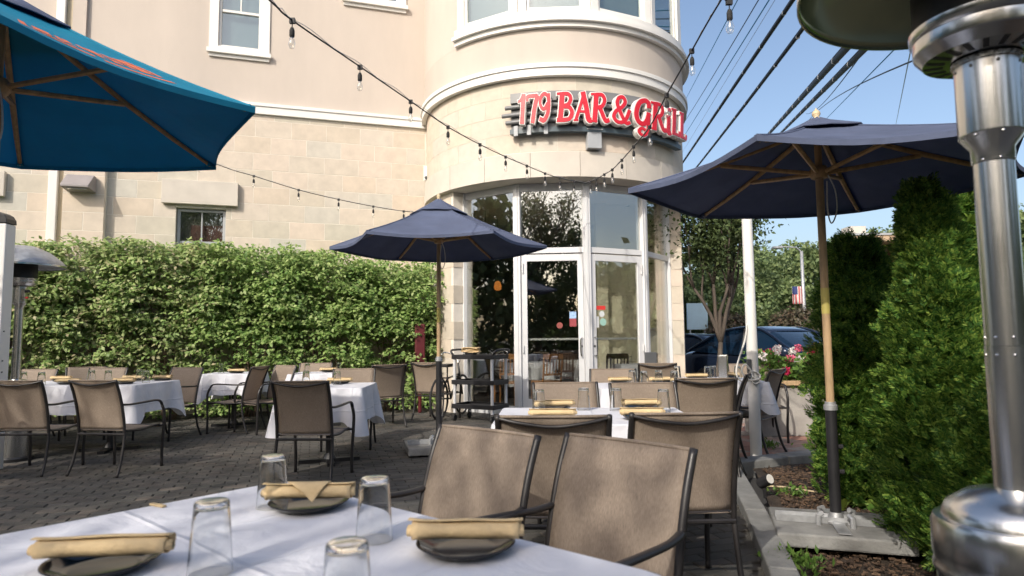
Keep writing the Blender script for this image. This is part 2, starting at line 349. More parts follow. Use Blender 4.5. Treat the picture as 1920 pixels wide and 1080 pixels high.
def lay(parent, cells, mat, n_obj, name='paver', size=(.2, .1)):
    bv, bf = brick_verts(size[0]-.0045, size[1]-.0045)
    me = bpy.data.meshes.new(name); me.from_pydata(bv, [], bf); me.materials.append(mat)
    a = me.attributes.new('v', 'FLOAT', 'FACE')
    cells.sort(key=lambda c: -c[3]); rest = MB(); vals = []
    for i, (x, y, rz, sz) in enumerate(cells):
        z = random.uniform(-.003, .003); tx, ty = random.gauss(0, .006), random.gauss(0, .006)
        if i < n_obj:
            o = bpy.data.objects.new(name, me); COL.objects.link(o); o.parent = parent; o.location = (x, y, z); o.rotation_euler = (tx, ty, rz+random.gauss(0, .008))
        else:
            M = Matrix.Translation((x, y, z)) @ Matrix.Rotation(rz+random.gauss(0, .008), 4, 'Z') @ Matrix.Rotation(tx, 4, 'X')
            rest.add(bv, bf, M); vals += [random.random()*.98]*len(bf)
    if rest.v:
        o = rest.build(name+'_field', mat, parent, kind='stuff'); a = o.data.attributes.new('v', 'FLOAT', 'FACE'); a.data.foreach_set('value', vals)
cells = []
ca, sa = cos(WA), sin(WA)
for j in range(-10, 190):
    for i in range(-90, 60):
        u = i*.2+(.1 if j % 2 else 0); v = j*.1; x = u*ca-v*sa; y = u*sa+v*ca
        if not inpatio(x, y) or y < 1.9 or y > 12.6 or (x > 2.0 and y > 6): continue
        px, py = proj((x, y, 0))
        if px < -160 or px > 2000 or py > 1180: continue
        covered = (py > 905 and 0 < px < 560 and py > 1020-(px*.21)) or px > 560 and py > 905+(px-545)*.25
        cells.append((x, y, WA, (-1 if covered else 0)+.5/y))
lay(patio, cells, MT['paver'], 296)
cells = []
for j in range(0, 60):
    for i in range(0, 60):
        u = i*.3+(.15 if j % 2 else 0); v = j*.3; x = 1.2+u*cos(.42)-v*sin(.42); y = 5.2+u*sin(.42)+v*cos(.42)
        if x < 2.02 or y < 6.0 or not inpatio(x, y) or y > 10.5 or x > 6.1: continue
        cells.append((x, y, .42, 1/y))
lay(patio, cells, MT['redpaver'], 140, 'square_paver', (.3, .3))
# sidewalk, kerb, street
sw = MB(); sw.box(3.3, 60, 10.35, 10.5, -.12, .0); sw.build('kerb', MT['concrete'], kind='structure', bevel=.01)
sw = MB()
for i in range(30): sw.box(6.22+i*1.5, 7.71+i*1.5, 6.5, 10.34, -.12, random.uniform(-.004, .0))
sw.build('sidewalk', MT['concrete'], kind='structure', bevel=.006)
st = MB()
for i in range(9): st.box(4.0+i*2.8, 4.1+i*2.8, 10.9, 15.6, -.0965, -.092)
st.build('parking_lines', MT['trim'], kind='structure')
# planting bed
bed = MB()
def bedz(x, y): return .02+.05*sin(x*2.1+1)*cos(y*1.7)+.03*sin(x*6)*sin(y*5)
def bedfn(u, v):
    y = -1+8.6*v; xl = 1.1+max(0, y-2.2)*.29; xl = xl if y < 6.1 else 2.3+(y-6.1)*2.2; x = xl+(9-xl)*u*u
    return (x, y, bedz(x, y)+random.uniform(-.008, .008)-.02)
bed.grid(bedfn, 60, 90); bed.build('planting_bed', MT['mulch'], smooth=True, kind='structure')
n = 9000; mb = MB(); vals = []
for i in range(n):
    y = random.uniform(1.6, 6.1); x = 1.2+max(0, y-2.2)*.29+random.random()**1.5*2.2; L = random.uniform(.008, .04); W = L*random.uniform(.2, .5)
    M = Matrix.Translation((x, y, bedz(x, y)+random.uniform(-.01, .012))) @ Matrix.Rotation(random.random()*6.3, 4, 'Z') @ Matrix.Rotation(random.gauss(0, .4), 4, 'X')
    mb.box(-L/2, L/2, -W/2, W/2, -.003, .004, M); vals += [random.random()*.98]*6
o = mb.build('bark_mulch', MT['chip'], kind='stuff'); a = o.data.attributes.new('v', 'FLOAT', 'FACE'); a.data.foreach_set('value', vals)
tag(o, 'loose brown bark chips covering the planting bed under the evergreens', 'mulch')
# concrete edging of the bed
ed = thing('bed_edging', 'low grey concrete edging strips around the mulch bed', 'edging')
pts = [(.98, 1.0), (1.02, 2.2), (1.34, 3.3), (1.62, 4.4), (1.98, 5.95)]
for (x0, y0), (x1, y1) in zip(pts, pts[1:]):
    L = math.hypot(x1-x0, y1-y0); a = math.atan2(y1-y0, x1-x0)
    MB().box(0, L-.012, -.07, .07, -.12, .07).build('edging_block', MT['darkconc'], ed, bevel=.012, loc=(x0, y0, 0), rz=a)
for k in range(4):
    MB().box(0, .62, -.1, .1, -.12, .06).build('edging_block', MT['darkconc'], ed, bevel=.012, loc=(2.06+k*.58, 6.16+k*.26, 0), rz=.42)
# bits lying on the bed
for (px, py, lab) in ((1440, 840, 'small green weed sprouting beside the concrete edging'), (1480, 935, 'low leafy weed on the mulch between edging and evergreen'), (1500, 1068, 'yellowish weed at the corner of the umbrella base slab')):
    d = ray(px, py); k = -EYE/d.z; p = Vector((d.x*k, d.y*k, .03)); n = 120
    P = np.array([[p.x, p.y, p.z]])+RNG.normal(size=(n, 3))*np.array([.06, .06, .02]); D = unit(n); D[:, 2] = abs(D[:, 2])+.4
    tag(leafmesh('weed', P, D, unit(n), .05, .02, MT['flowerleaf'], kind='stuff'), lab, 'weed', 'weeds on the planting bed')
tag(MB().tube([(1.98, 5.15, .05), (2.08, 5.08, .06), (2.2, 5.02, .05), (2.3, 4.96, .045)], .006, 5).build('twig', MT['finial']), 'bare pale twig lying on the dark mulch', 'twig')
g = thing('garden_spotlight', 'small black garden spotlight stuck in the mulch beside the edging', 'spotlight', (1.86, 4.85, .03))
MB().tube([(0, 0, 0), (0, 0, .1)], .012).build('stake', MT['black'], g)
MB().tube([(-.02, .03, .1), (.02, -.05, .15)], .04, 14).build('lamp_head', MT['black'], g, smooth='auto')
MB().tube([(.02, -.0505, .1503), (.022, -.054, .152)], .034, 14).build('lens', MT['trim'], g)
# ================================================================ BUILDING
B = thing('restaurant_building', 'cream stone and stucco restaurant building with round corner tower and glass entrance doors', 'building')
J = (-1.7, 12.3, 0); TC = Vector((.84, 12.48))
def wb(mb, name, mat, parent=None, **kw): return mb.build(name, mat, parent or B, loc=J if parent is None else None, rz=WA if parent is None else 0, **kw)
CACHE = {}
def chamfer_box(w, h, d, c=.004):
    v = [(0, d, 0), (w, d, 0), (w, d, h), (0, d, h), (0, 0, 0), (w, 0, 0), (w, 0, h), (0, 0, h), (c, -c, c), (w-c, -c, c), (w-c, -c, h-c), (c, -c, h-c)]
    f = [(8, 9, 10, 11)]
    for i in range(4): j = (i+1) % 4; f += [(i, j, 4+j, 4+i), (4+i, 4+j, 8+j, 8+i)]
    return v, f
def piece(name, w, h, d, mat):
    k = (name, round(w, 3), round(h, 3), round(d, 3))
    if k not in CACHE:
        v, f = chamfer_box(w, h, d); me = bpy.data.meshes.new(name); me.from_pydata(v, [], f); me.materials.append(mat); CACHE[k] = me
    return CACHE[k]
OP = [(-4.34, -3.54, 2.3, 3.58)]
wl = MB(); wl.box(-9.5, -4.34, 0, .3, -.1, 5.40); wl.box(-3.54, .05, 0, .3, -.1, 5.40); wl.box(-4.34, -3.54, 0, .3, -.1, 2.3); wl.box(-4.34, -3.54, 0, .3, 3.58, 5.40)
stone = wb(wl, 'stone_wall', MT['mortar'])
for r in range(18):
    z0 = -.01+r*.31; z1 = min(z0+.305, 5.33); 
    if z1-z0 < .04: continue
    s = -9.3+(.31 if r % 2 else 0)+random.uniform(-.04, .04)
    while s < .02:
        e = min(s+.615, .03); segs = [(s, e)]
        for (a, b, c, d) in OP+[(-6.0, -5.4, 0, 6)]:
            if z1 > c+.02 and z0 < d-.02:
                ns = []
                for (p, q) in segs:
                    if q <= a or p >= b: ns.append((p, q))
                    else:
                        if p < a-.03: ns.append((p, a-.002))
                        if q > b+.03: ns.append((b+.002, q))
                segs = ns
        for (p, q) in segs:
            if q-p < .05: continue
            o = bpy.data.objects.new('stone_block', piece('stone_block', q-p, z1-z0, .03, MT['block'])); COL.objects.link(o); o.parent = stone
            o.location = (p, .0018-random.uniform(0, .0012), z0)
        s += .62
pil = wb(MB().box(-6.0, -5.4, -.13, -.0, -.1, 5.34), 'pilaster', MT['mortar'])
for r in range(18):
    z0 = -.01+r*.31; z1 = min(z0+.305, 5.33)
    if z1-z0 < .04: continue
    for (p, q) in (((-6.0, -5.4),) if r % 2 else ((-6.0, -5.7), (-5.694, -5.4))):
        o = bpy.data.objects.new('stone_block', piece('stone_block', q-p, z1-z0, .03, MT['block'])); COL.objects.link(o); o.parent = pil; o.location = (p, -.1285, z0)
# upper stucco with window openings
uw = MB(); zt = 9.6
W1 = (-3.74, -3.02, 6.56, 8.15); W2 = (-1.42, -.50, 7.86, 9.3)
uw.box(-9.5, W1[0], 0, .3, 5.40, zt); uw.box(W1[1], W2[0], 0, .3, 5.40, zt); uw.box(W2[1], .05, 0, .3, 5.40, zt)
for W in (W1, W2): uw.box(W[0], W[1], 0, .3, 5.40, W[2]); uw.box(W[0], W[1], 0, .3, W[3], zt)
wb(uw, 'stucco_wall', MT['stucco'])
wb(MB().box(-9.5, .03, -.055, -.001, 5.36, 5.56).box(-9.5, .03, -.075, -.056, 5.50, 5.56), 'belt_course', MT['trim'], bevel=.004)
wb(MB().box(-6.0, -5.80, -.06, -.002, 5.57, zt), 'stucco_strip', MT['stucco'])
def window(W, rail, trim=.14, mun=None, name='window', tm='trim', sill=True, y=.06, pane='pane', back='blind'):
    x0, x1, z0, z1 = W; f = MB()
    if trim:
        f.box(x0-trim, x0, -.03, .0-.001, z0-trim*.5, z1+trim).box(x1, x1+trim, -.03, -.001, z0-trim*.5, z1+trim).box(x0, x1, -.03, -.001, z1, z1+trim)
        if sill: f.box(x0, x1, -.03, -.001, z0-trim*.5, z0)
    w_ = wb(f, name, MT[tm], bevel=.003) if f.v else None
    g = MB(); t = .045
    g.box(x0, x0+t, y-.04, y+.03, z0, z1).box(x1-t, x1, y-.04, y+.03, z0, z1).box(x0+t, x1-t, y-.04, y+.03, z0, z0+t).box(x0+t, x1-t, y-.04, y+.03, z1-t, z1)
    if w_ is None: w_ = wb(g, name, MT[tm], bevel=.003)
    else: g.build('frame', MT[tm], w_, bevel=.003)
    s = MB()
    for zz in rail: s.box(x0+t+.001, x1-t-.001, y-.03, y+.02, zz-.022, zz+.022)
    for q in (mun or []): s.box(q[0]-.011, q[0]+.011, y-.018, y+.004, q[1], q[2])
    if s.v: s.build('sash', MT[tm], w_)
    MB().box(x0+t+.001, x1-t-.001, y+.006, y+.012, z0+t+.001, z1-t-.001).build('glass_pane', MT[pane], w_)
    MB().box(x0+.001, x1-.001, y+.09, y+.10, z0+.001, z1-.001).build('blind', MT[back], w_)
    if sill and trim: MB().box(x0-trim-.03, x1+trim+.03, -.09, -.031, z0-trim*.5-.07, z0-trim*.5+.01).box(x0-trim, x1+trim, -.04, -.002, z0-trim*.5-.13, z0-trim*.5-.071).build('sill', MT[tm], w_, bevel=.004)
    return w_
window(W1, [7.26], .15, [((W1[0]+W1[1])/2, 7.28, W1[3]-.05)])
window(W2, [8.6], .14)
w3 = window((-4.33, -3.55, 2.31, 3.57), [2.98], 0, [(-3.94, 2.36, 3.53)], tm='grey', y=.12, back='darkwall')
MB().box(-4.12, -3.6, .16, .17, 2.35, 3.3).build('curtain', mk('rose_curtain', (.22, .09, .08), .8, .15, 4), w3)
wb(MB().box(-4.56, -3.34, -.10, -.02, 3.63, 4.05), 'lintel', MT['lime'], bevel=.006)
wb(MB().box(-8.3, -6.83, -.10, -.02, 3.61, 4.02), 'lintel', MT['lime'], bevel=.006)
wb(MB().box(-6.22, -6.09, -.12, -.02, 0, zt), 'downpipe', MT['trim'], bevel=.01)
wb(MB().box(-6.085, -6.002, -.05, -.02, 0, zt), 'corner_board', MT['beige'])
# wall lamp, camera
t = thing('wall_lamp', 'bronze wedge shaped wall lamp between downpipe and pilaster shadow', 'wall lamp', J, WA)
MB().add([(-5.93, -.143, 3.99), (-5.52, -.143, 3.99), (-5.52, -.143, 3.72), (-5.93, -.143, 3.72), (-5.96, -.40, 3.80), (-5.56, -.40, 3.80), (-5.56, -.40, 3.76), (-5.96, -.40, 3.76), (-5.93, -.22, 4.0), (-5.53, -.22, 4.0)],
         [(0, 1, 9, 8), (8, 9, 5, 4), (4, 5, 6, 7), (0, 8, 4, 7, 3), (1, 2, 6, 5, 9), (3, 7, 6, 2), (0, 3, 2, 1)]).build('housing', MT['lampgrey'], t, bevel=.008)
MB().box(-5.88, -5.6, -.36, -.18, 3.738, 3.745).build('lens', MT['lens'], t)
t = thing('security_camera', 'small white box with lens mounted where wall meets tower', 'security camera', (-1.62, 12.1, 4.42))
MB().box(-.04, .05, -.1, .06, -.16, .12).build('housing', MT['trim'], t, bevel=.01); MB().tube([(0, -.1, -.1), (0.02, -.16, -.13)], .03, 12).build('lens_barrel', MT['dgrey'], t)
# ---------------------------------------------------------------- tower
def P2(r, th, z=0): a = R_(th); return Vector((TC.x+r*sin(a), TC.y-r*cos(a), z))
def arc(mb, r0, r1, t0, t1, z0, z1, n=None):
    n = n or max(2, int(abs(t1-t0)/3)+1); L = mb
    ring = []
    for i in range(n+1):
        th = t0+(t1-t0)*i/n; ring += [P2(r0, th, z0), P2(r1, th, z0), P2(r1, th, z1), P2(r0, th, z1)]
    fs = [(0, 1, 2, 3), (4*n+3, 4*n+2, 4*n+1, 4*n)]
    for i in range(n):
        for k in range(4): a = 4*i+k; b = 4*i+(k+1) % 4; fs.append((b, a, a+4, b+4))
    return mb.add(ring, fs)
tw = arc(MB(), 2.2, 2.485, -100, 215, 4.20, 5.47, 90).build('tower_wall', MT['mortar'], B, smooth='auto')
for r in range(4):
    z0 = 4.215+r*.31; z1 = min(z0+.306, 5.46); th = -100+(7 if r % 2 else 0)
    while th < 112:
        e = th+14-.11; arc(MB(), 2.45, 2.4885+random.uniform(0, .0012), th, e, z0, z1, 5).build('stone_block', MT['block'], tw, smooth='auto'); th += 14
lr = arc(MB(), 2.05, 2.50, -100, 215, 3.78, 4.199, 90).build('limestone_ring', MT['lime'], B, smooth='auto')
for k in range(11):
    arc(MB(), 2.502, 2.532+.002*(k % 2), -84+k*18, -84+(k+1)*18-.15, 3.785, 4.19, 6).build('limestone_panel', MT['lime'], lr, smooth='auto', bevel=.004)
arc(MB(), 2.2, 2.53, -100, 215, 5.62, 6.22, 90).build('tower_stucco', MT['stucco'], B, smooth='auto')
arc(MB(), 2.2, 2.53, -100, -43.5, 6.221, 9.6, 20).build('tower_stucco', MT['stucco'], B, smooth='auto')
arc(MB(), 2.2, 2.53, 92, 215, 6.221, 9.6, 50).build('tower_stucco', MT['stucco'], B, smooth='auto')
arc(MB(), 2.2, 2.53, -43.4, 91.9, 8.7, 9.6, 50).build('tower_stucco', MT['stucco'], B, smooth='auto')
bc = arc(MB(), 2.5, 2.585, -100, 215, 5.42, 5.618, 100); arc(bc, 2.586, 2.61, -100, 215, 5.55, 5.618, 100)
bc.build('belt_course', MT['trim'], B, smooth='auto')
sl = arc(MB(), 2.2, 2.66, -43.5, 92, 6.30, 6.36, 60); arc(sl, 2.2, 2.60, -43.5, 92, 6.222, 6.299, 60); arc(sl, 2.2, 2.60, -43.5, 92, 6.361, 6.50, 60)
sl.build('bay_sill', MT['trim'], B, smooth='auto')
for k in range(5):
    t0, t1 = -43+27*k, -16+27*k; mid = (t0+t1)/2; hw = 2.52*sin(R_(13.5)); c = P2(2.52*cos(R_(13.5)), mid, 6.5)
    f = MB().box(-hw, -hw+.13, -.04, .1, 0, 2.2).box(hw-.13, hw, -.04, .1, 0, 2.2).box(-hw+.13, hw-.13, -.02, .1, 0, .06).box(-hw+.13, hw-.13, -.02, .1, 2.08, 2.2)
    wn = f.build('bay_window', MT['trim'], B, loc=c, rz=R_(mid), bevel=.004)
    g = MB().box(-hw+.131, -hw+.18, .0, .07, .061, 2.079).box(hw-.18, hw-.131, 0, .07, .061, 2.079).box(-hw+.181, hw-.181, 0, .07, .061, .12).box(-hw+.181, hw-.181, 0, .07, 1.2, 1.25)
    g.build('sash', MT['trim'], wn, bevel=.003)
    MB().box(-hw+.15, hw-.15, .03, .036, .08, 2.05).build('glass_pane', MT['pane'], wn)
    MB().box(-hw+.13, hw-.13, .12, .125, .0, 2.2).build('blind', MT['blind'], wn)
# piers below the ring
for (a, b) in ((-100, -49.5), (69.5, 118)):
    pr_ = arc(MB(), 2.06, 2.42, a, b, -.1, 3.778, 16).build('tower_pier', MT['mortar'], B, smooth='auto')
    for r in range(13):
        z0 = -.01+r*.31; z1 = min(z0+.303, 3.775)
        if z1-z0 < .05: continue
        th = a-(7 if r % 2 else 0)
        while th < b:
            t0 = max(th, a); t1 = min(th+14-.17, b)
            if t1-t0 > 2: arc(MB(), 2.04, 2.425+random.uniform(0, .002), t0-(0 if t0 > a else .25), t1+(0.25 if t1 == b else 0), z0, z1, 4).build('stone_block', MT['block'], pr_, smooth='auto')
            th += 14
# glazed entrance bays
GR = 2.17; AN = [-50, -20, 10, 40.5, 70]
for th in AN:
    p = P2(GR, th, 0); hw = .045 if th in (-50, 70) else .06
    MB().box(-hw, hw, -.05, .10, 0, 3.775).box(-hw*.35, hw*.35, -.062, -.051, 0, 3.775).build('mullion', MT['frame'], B, loc=p, rz=R_(th), bevel=.004)
for k in range(4):
    mid = (AN[k]+AN[k+1])/2; ha = R_((AN[k+1]-AN[k])/2); hw = GR*sin(ha)-.052; c = P2(GR*cos(ha), mid, 0); L = dict(loc=c, rz=R_(mid))
    door = k in (1, 2); Z0, Z1 = 2.62, 2.71
    MB().box(-hw, hw, -.03, .06, 3.66, 3.775).build('header', MT['frame'], B, bevel=.003, **L)
    MB().box(-hw, hw, -.03, .06, Z0, Z1).build('transom_bar', MT['frame'], B, bevel=.003, **L)
    MB().box(-hw, hw, .0, .01, Z1+.001, 3.659).build('glass_pane', MT['tint'], B, **L)
    if door:
        d = MB().box(-hw+.01, -hw+.10, -.025, .03, .02, 2.60).box(hw-.10, hw-.01, -.025, .03, .02, 2.60).box(-hw+.1, hw-.1, -.025, .03, 2.49, 2.60).box(-hw+.1, hw-.1, -.025, .03, .02, .26).build('door', MT['frame'], B, bevel=.003, **L)
        MB().box(-hw+.101, hw-.101, .0, .008, .261, 2.489).build('glass_pane', MT['tint'], d)
        s = 1 if k == 1 else -1; hx = s*(hw-.055)
        MB().tube(smoothpath([(hx, -.025, 1.24), (hx, -.075, 1.24), (hx-s*.01, -.085, 1.2), (hx-s*.01, -.085, .99), (hx, -.075, .95), (hx, -.025, .95)], 4), .012, 8).build('handle', MT['steel'], d, smooth=True)
        MB().tube([(hx, -.03, 1.10), (hx, -.026, 1.10)], .022, 14).build('lock', MT['dgrey'], d)
        MB().box(-hw+.08, hw-.08, .045, .075, 1.20, 1.235).build('push_bar', MT['frame'], d, bevel=.006)
        MB().tube([(-s*(hw-.03), -.04, 2.30), (-s*(hw-.03), -.04, 2.46)], .014, 8).tube([(-s*(hw-.03), -.04, 1.0), (-s*(hw-.03), -.04, 1.12)], .014, 8).build('hinge', MT['frame'], d)
        if k == 1:
            MB().box(hw-.24, hw-.13, -.004, -.001, 1.55, 1.66).build('sticker', MT['stblue'], d, label='blue and white door sticker'); MB().box(hw-.24, hw-.13, -.004, -.001, 1.42, 1.548).build('sticker', MT['dullred'], d, label='dark red door sticker')
            MB().tube([(hw-.40, -.004, 1.44), (hw-.40, -.001, 1.44)], .05, 18).build('sticker', mk('faded_red_sticker', (.25, .06, .05), .5, .1), d, label='faded oval sticker')
        else:
            MB().box(-hw+.115, -hw+.29, -.004, -.001, 1.69, 1.755).build('sticker', MT['stred'], d, label='red strip sticker')
            MB().tube([(-hw+.22, -.004, 1.62), (-hw+.22, -.001, 1.62)], .05, 18).build('sticker', MT['stwhite'], d, label='white round sticker'); MB().tube([(-hw+.24, -.004, 1.49), (-hw+.24, -.001, 1.49)], .062, 18).build('sticker', MT['stgreen'], d, label='mint round sticker')
            MB().box(-hw+.115, -hw+.16, -.004, -.001, 1.40, 1.58).build('sticker', MT['stwhite'], d, label='narrow white sticker')
    else:
        MB().box(-hw, hw, -.03, .06, 0, .14).build('bottom_rail', MT['frame'], B, bevel=.003, **L)
        MB().box(-hw, hw, .0, .01, .141, Z0-.001).build('glass_pane', MT['tint'], B, **L)
# ---------------------------------------------------------------- interior
sheet('interior_floor', [(-3.5, 10.4), (2.99, 10.4), (2.99, 21), (-3.5, 21)], -.006, MT['woodfloor'])
it = MB(); arc(it, 2.0, 2.05, 69.5, 150, 0, 3.9, 30); arc(it, 2.0, 2.05, -118, -50, 0, 3.9, 22); it.box(1.72, 2.75, 12.15, 12.3, 0, 3.78); it.box(1.60, 1.80, 11.98, 12.149, 0, 3.78)
it.build('interior_wall', MT['cream'], B, smooth='auto')
it = MB().box(-3.6, -3.5, 13, 21, 0, 3.9).box(-3.49, 2.98, 20.9, 21.0, 0, 3.9)
it.build('back_room_wall', MT['darkwall'], B)
MB().box(-3.49, 2.98, 14.6, 20.9, 3.80, 3.9).build('interior_ceiling', MT['cream'], B)
for (x, y, z) in ((-.52, 12.6, 3.15), (-.30, 13.4, 2.35)):
    t = thing('pendant_lamp', {3.15: 'upper orange glowing pendant lamp inside the left entrance window', 2.35: 'lower orange glowing pendant lamp inside the left entrance window'}[z], 'pendant lamp', (x, y, z), 0, 'orange pendant lamps in the dining room')
    MB().lathe([(.02, .10), (.06, .07), (.08, -.02), (.07, -.08), (.03, -.10), (0, -.105)], n=20).build('lamp_shade', MT['lampglow'], t, smooth=True)
    MB().tube([(0, 0, .12), (0, 0, 3.78-z)], .006, 6).build('cord', MT['wire'], t)
arc(MB(), .02, 2.15, -180, 180, 3.782, 3.85, 40).build('interior_ceiling', MT['cream'], B)
# wall closing the building to the right, behind the tower, and a roof
MB().box(-9.4, 3.2, 21.1, 21.3, 0, 9.6).box(3.0, 3.2, 14.0, 21.099, 0, 9.6).build('rear_wall', MT['stucco'], B)
MB().box(-9.6, 3.25, 12.9, 21.4, 9.55, 9.75).build('roof', MT['grey'], B)
# ---------------------------------------------------------------- sign
SG = thing('restaurant_sign', 'curved grey sign with raised red letters 179 BAR & GRiLL', 'sign')
arc(MB(), 2.535, 2.60, -18.5, 53.5, 4.56, 5.0, 40).build('backing', MT['dgrey'], SG, smooth='auto')
arc(MB(), 2.535, 2.64, -18.5, 53.5, 4.985, 5.14, 40).build('top_band', MT['mgrey'], SG, smooth='auto', bevel=.006)
arc(MB(), 2.535, 2.64, -18.8, 54, 4.48, 4.558, 40).build('bottom_lip', mk('slate_paint', (.07, .10, .12), .4, .05), SG, smooth='auto', bevel=.006)
for z, a in ((4.915, -20.4), (4.79, -21.6), (4.67, -20.2)):
    MB().tube([P2(2.635, a+(54-a)*i/40, z) for i in range(41)], .034, 10).build('tube_rail', MT['mgrey'], SG, smooth='auto')
for th in (-17.2, -12.6, -6.8): arc(MB(), 2.641, 2.66, th, th+1.4, 4.44, 4.60, 3).build('bracket', MT['grey'], SG)
GL = {
 '1': (.46, [([(.04, .76), (.14, .80), (.24, .93)], .10), ([(.30, .98), (.255, .5), (.21, .0)], .20)]),
 '7': (.56, [([(.02, .76), (.03, .90), (.26, .92), (.50, .92)], .13), ([(.50, .90), (.36, .48), (.26, .0)], .19)]),
 '9': (.56, [([(.42, .90), (.28, .97), (.12, .86), (.07, .64), (.16, .47), (.30, .46), (.42, .62)], .14), ([(.46, .95), (.48, .62), (.42, .28), (.25, .05), (.06, .10)], .17)]),
 'B': (.62, [([(.02, .95), (.30, .97)], .09), ([(.21, .96), (.17, .5), (.12, .05)], .19), ([(.24, .95), (.44, .93), (.52, .77), (.42, .58), (.24, .53)], .14), ([(.22, .50), (.46, .48), (.56, .30), (.47, .09), (.26, .04), (.02, .04)], .15)]),
 'A': (.66, [([(.40, .97), (.26, .55), (.08, .05)], .12), ([(.36, .99), (.47, .5), (.55, .08), (.64, .04)], .19), ([(.20, .34), (.48, .33)], .09), ([(0, .03), (.16, .03)], .07)]),
 'R': (.66, [([(.02, .95), (.28, .97)], .09), ([(.21, .96), (.17, .5), (.12, .0)], .19), ([(.24, .95), (.44, .94), (.53, .77), (.43, .56), (.26, .50)], .14), ([(.34, .50), (.46, .22), (.56, .05), (.68, .08)], .16), ([(.02, .02), (.22, .02)], .07)]),
 '&': (.72, [([(.66, .08), (.50, .05), (.30, .42), (.20, .70), (.26, .90), (.42, .94), (.50, .78), (.38, .60), (.14, .42), (.06, .22), (.18, .06), (.38, .06), (.54, .22), (.66, .50)], .135)]),
 'G': (.66, [([(.58, .74), (.56, .90), (.42, .96), (.22, .86), (.10, .60), (.08, .34), (.18, .14), (.36, .12), (.50, .30), (.56, .52)], .17), ([(.56, .54), (.54, .15), (.46, -.20), (.28, -.30), (.16, -.18), (.26, -.06), (.40, -.10)], .12)]),
 'i': (.30, [([(.04, .60), (.17, .62)], .08), ([(.17, .64), (.15, .35), (.13, .02), (.24, .03)], .17), ([(.19, .84), (.19, .92)], .17)]),
 'L': (.50, [([(.04, .95), (.30, .97)], .08), ([(.20, .96), (.17, .5), (.12, .05)], .18), ([(.06, .05), (.30, .06), (.44, .05), (.48, .20)], .11)]),
}
def ribbon(mb, pts, w, r0, r1, th0, sx, zb, hh, extra=0):
    P = smoothpath([(p[0], p[1], 0) for p in pts], 5); N = len(P); L = []; Rr = []
    for i in range(N):
        t = (P[min(i+1, N-1)]-P[max(i-1, 0)]).normalized(); nrm = Vector((-t.y, t.x, 0)); e = (t*(w*.5*.35+extra*.7) if i == N-1 else -t*(w*.5*.35+extra*.7) if i == 0 else Vector((0, 0, 0)))
        L.append(P[i]+nrm*(w/2+extra)+e); Rr.append(P[i]-nrm*(w/2+extra)+e)
    def mp(p, r): return P2(r, th0+p.x*sx/2.72*57.2958, zb+p.y*hh)
    vs = []
    for i in range(N): vs += [mp(L[i], r0), mp(Rr[i], r0), mp(Rr[i], r1), mp(L[i], r1)]
    fs = [(0, 1, 2, 3), (4*N-1, 4*N-2, 4*N-3, 4*N-4)]
    for i in range(N-1):
        for k in range(4): a = 4*i+k; b = 4*i+(k+1) % 4; fs.append((b, a, a+4, b+4))
    mb.add(vs, fs)
for txt, t0, t1 in (('179', -15.2, -4.4), ('BAR', -2.4, 14.6), ('&', 16.0, 23.0), ('GRiLL', 24.3, 52.6)):
    tot = sum(GL[c][0] for c in txt); span = R_(t1-t0)*2.72; sx = span/tot; x = t0
    for c in txt:
        wd, st_ = GL[c]; body = MB(); face = MB()
        for k, (pts, wdt) in enumerate(st_):
            ribbon(body, pts, wdt, 2.655+.0006*k, 2.765-.0011*k, x, sx, 4.60, .46, .030); ribbon(face, pts, wdt, 2.7655, 2.775-.0011*k, x, sx, 4.60, .46, -.004)
        lo = body.build('letter', MT['letterw'], SG, label='raised red character '+c+' with white edge'); face.build('letter_face', MT['red'], lo)
        x += wd*sx/2.72*57.2958
t = thing('junction_box', 'pale grey electrical box on the tower below the sign', 'junction box', P2(2.50, 10.8, 4.22), R_(10.8))
MB().box(-.115, .115, -.13, .0, 0, .29).build('housing', MT['grey'], t, bevel=.006); MB().box(-.13, .13, -.15, .0, .291, .31).build('lid', MT['grey'], t, bevel=.004)
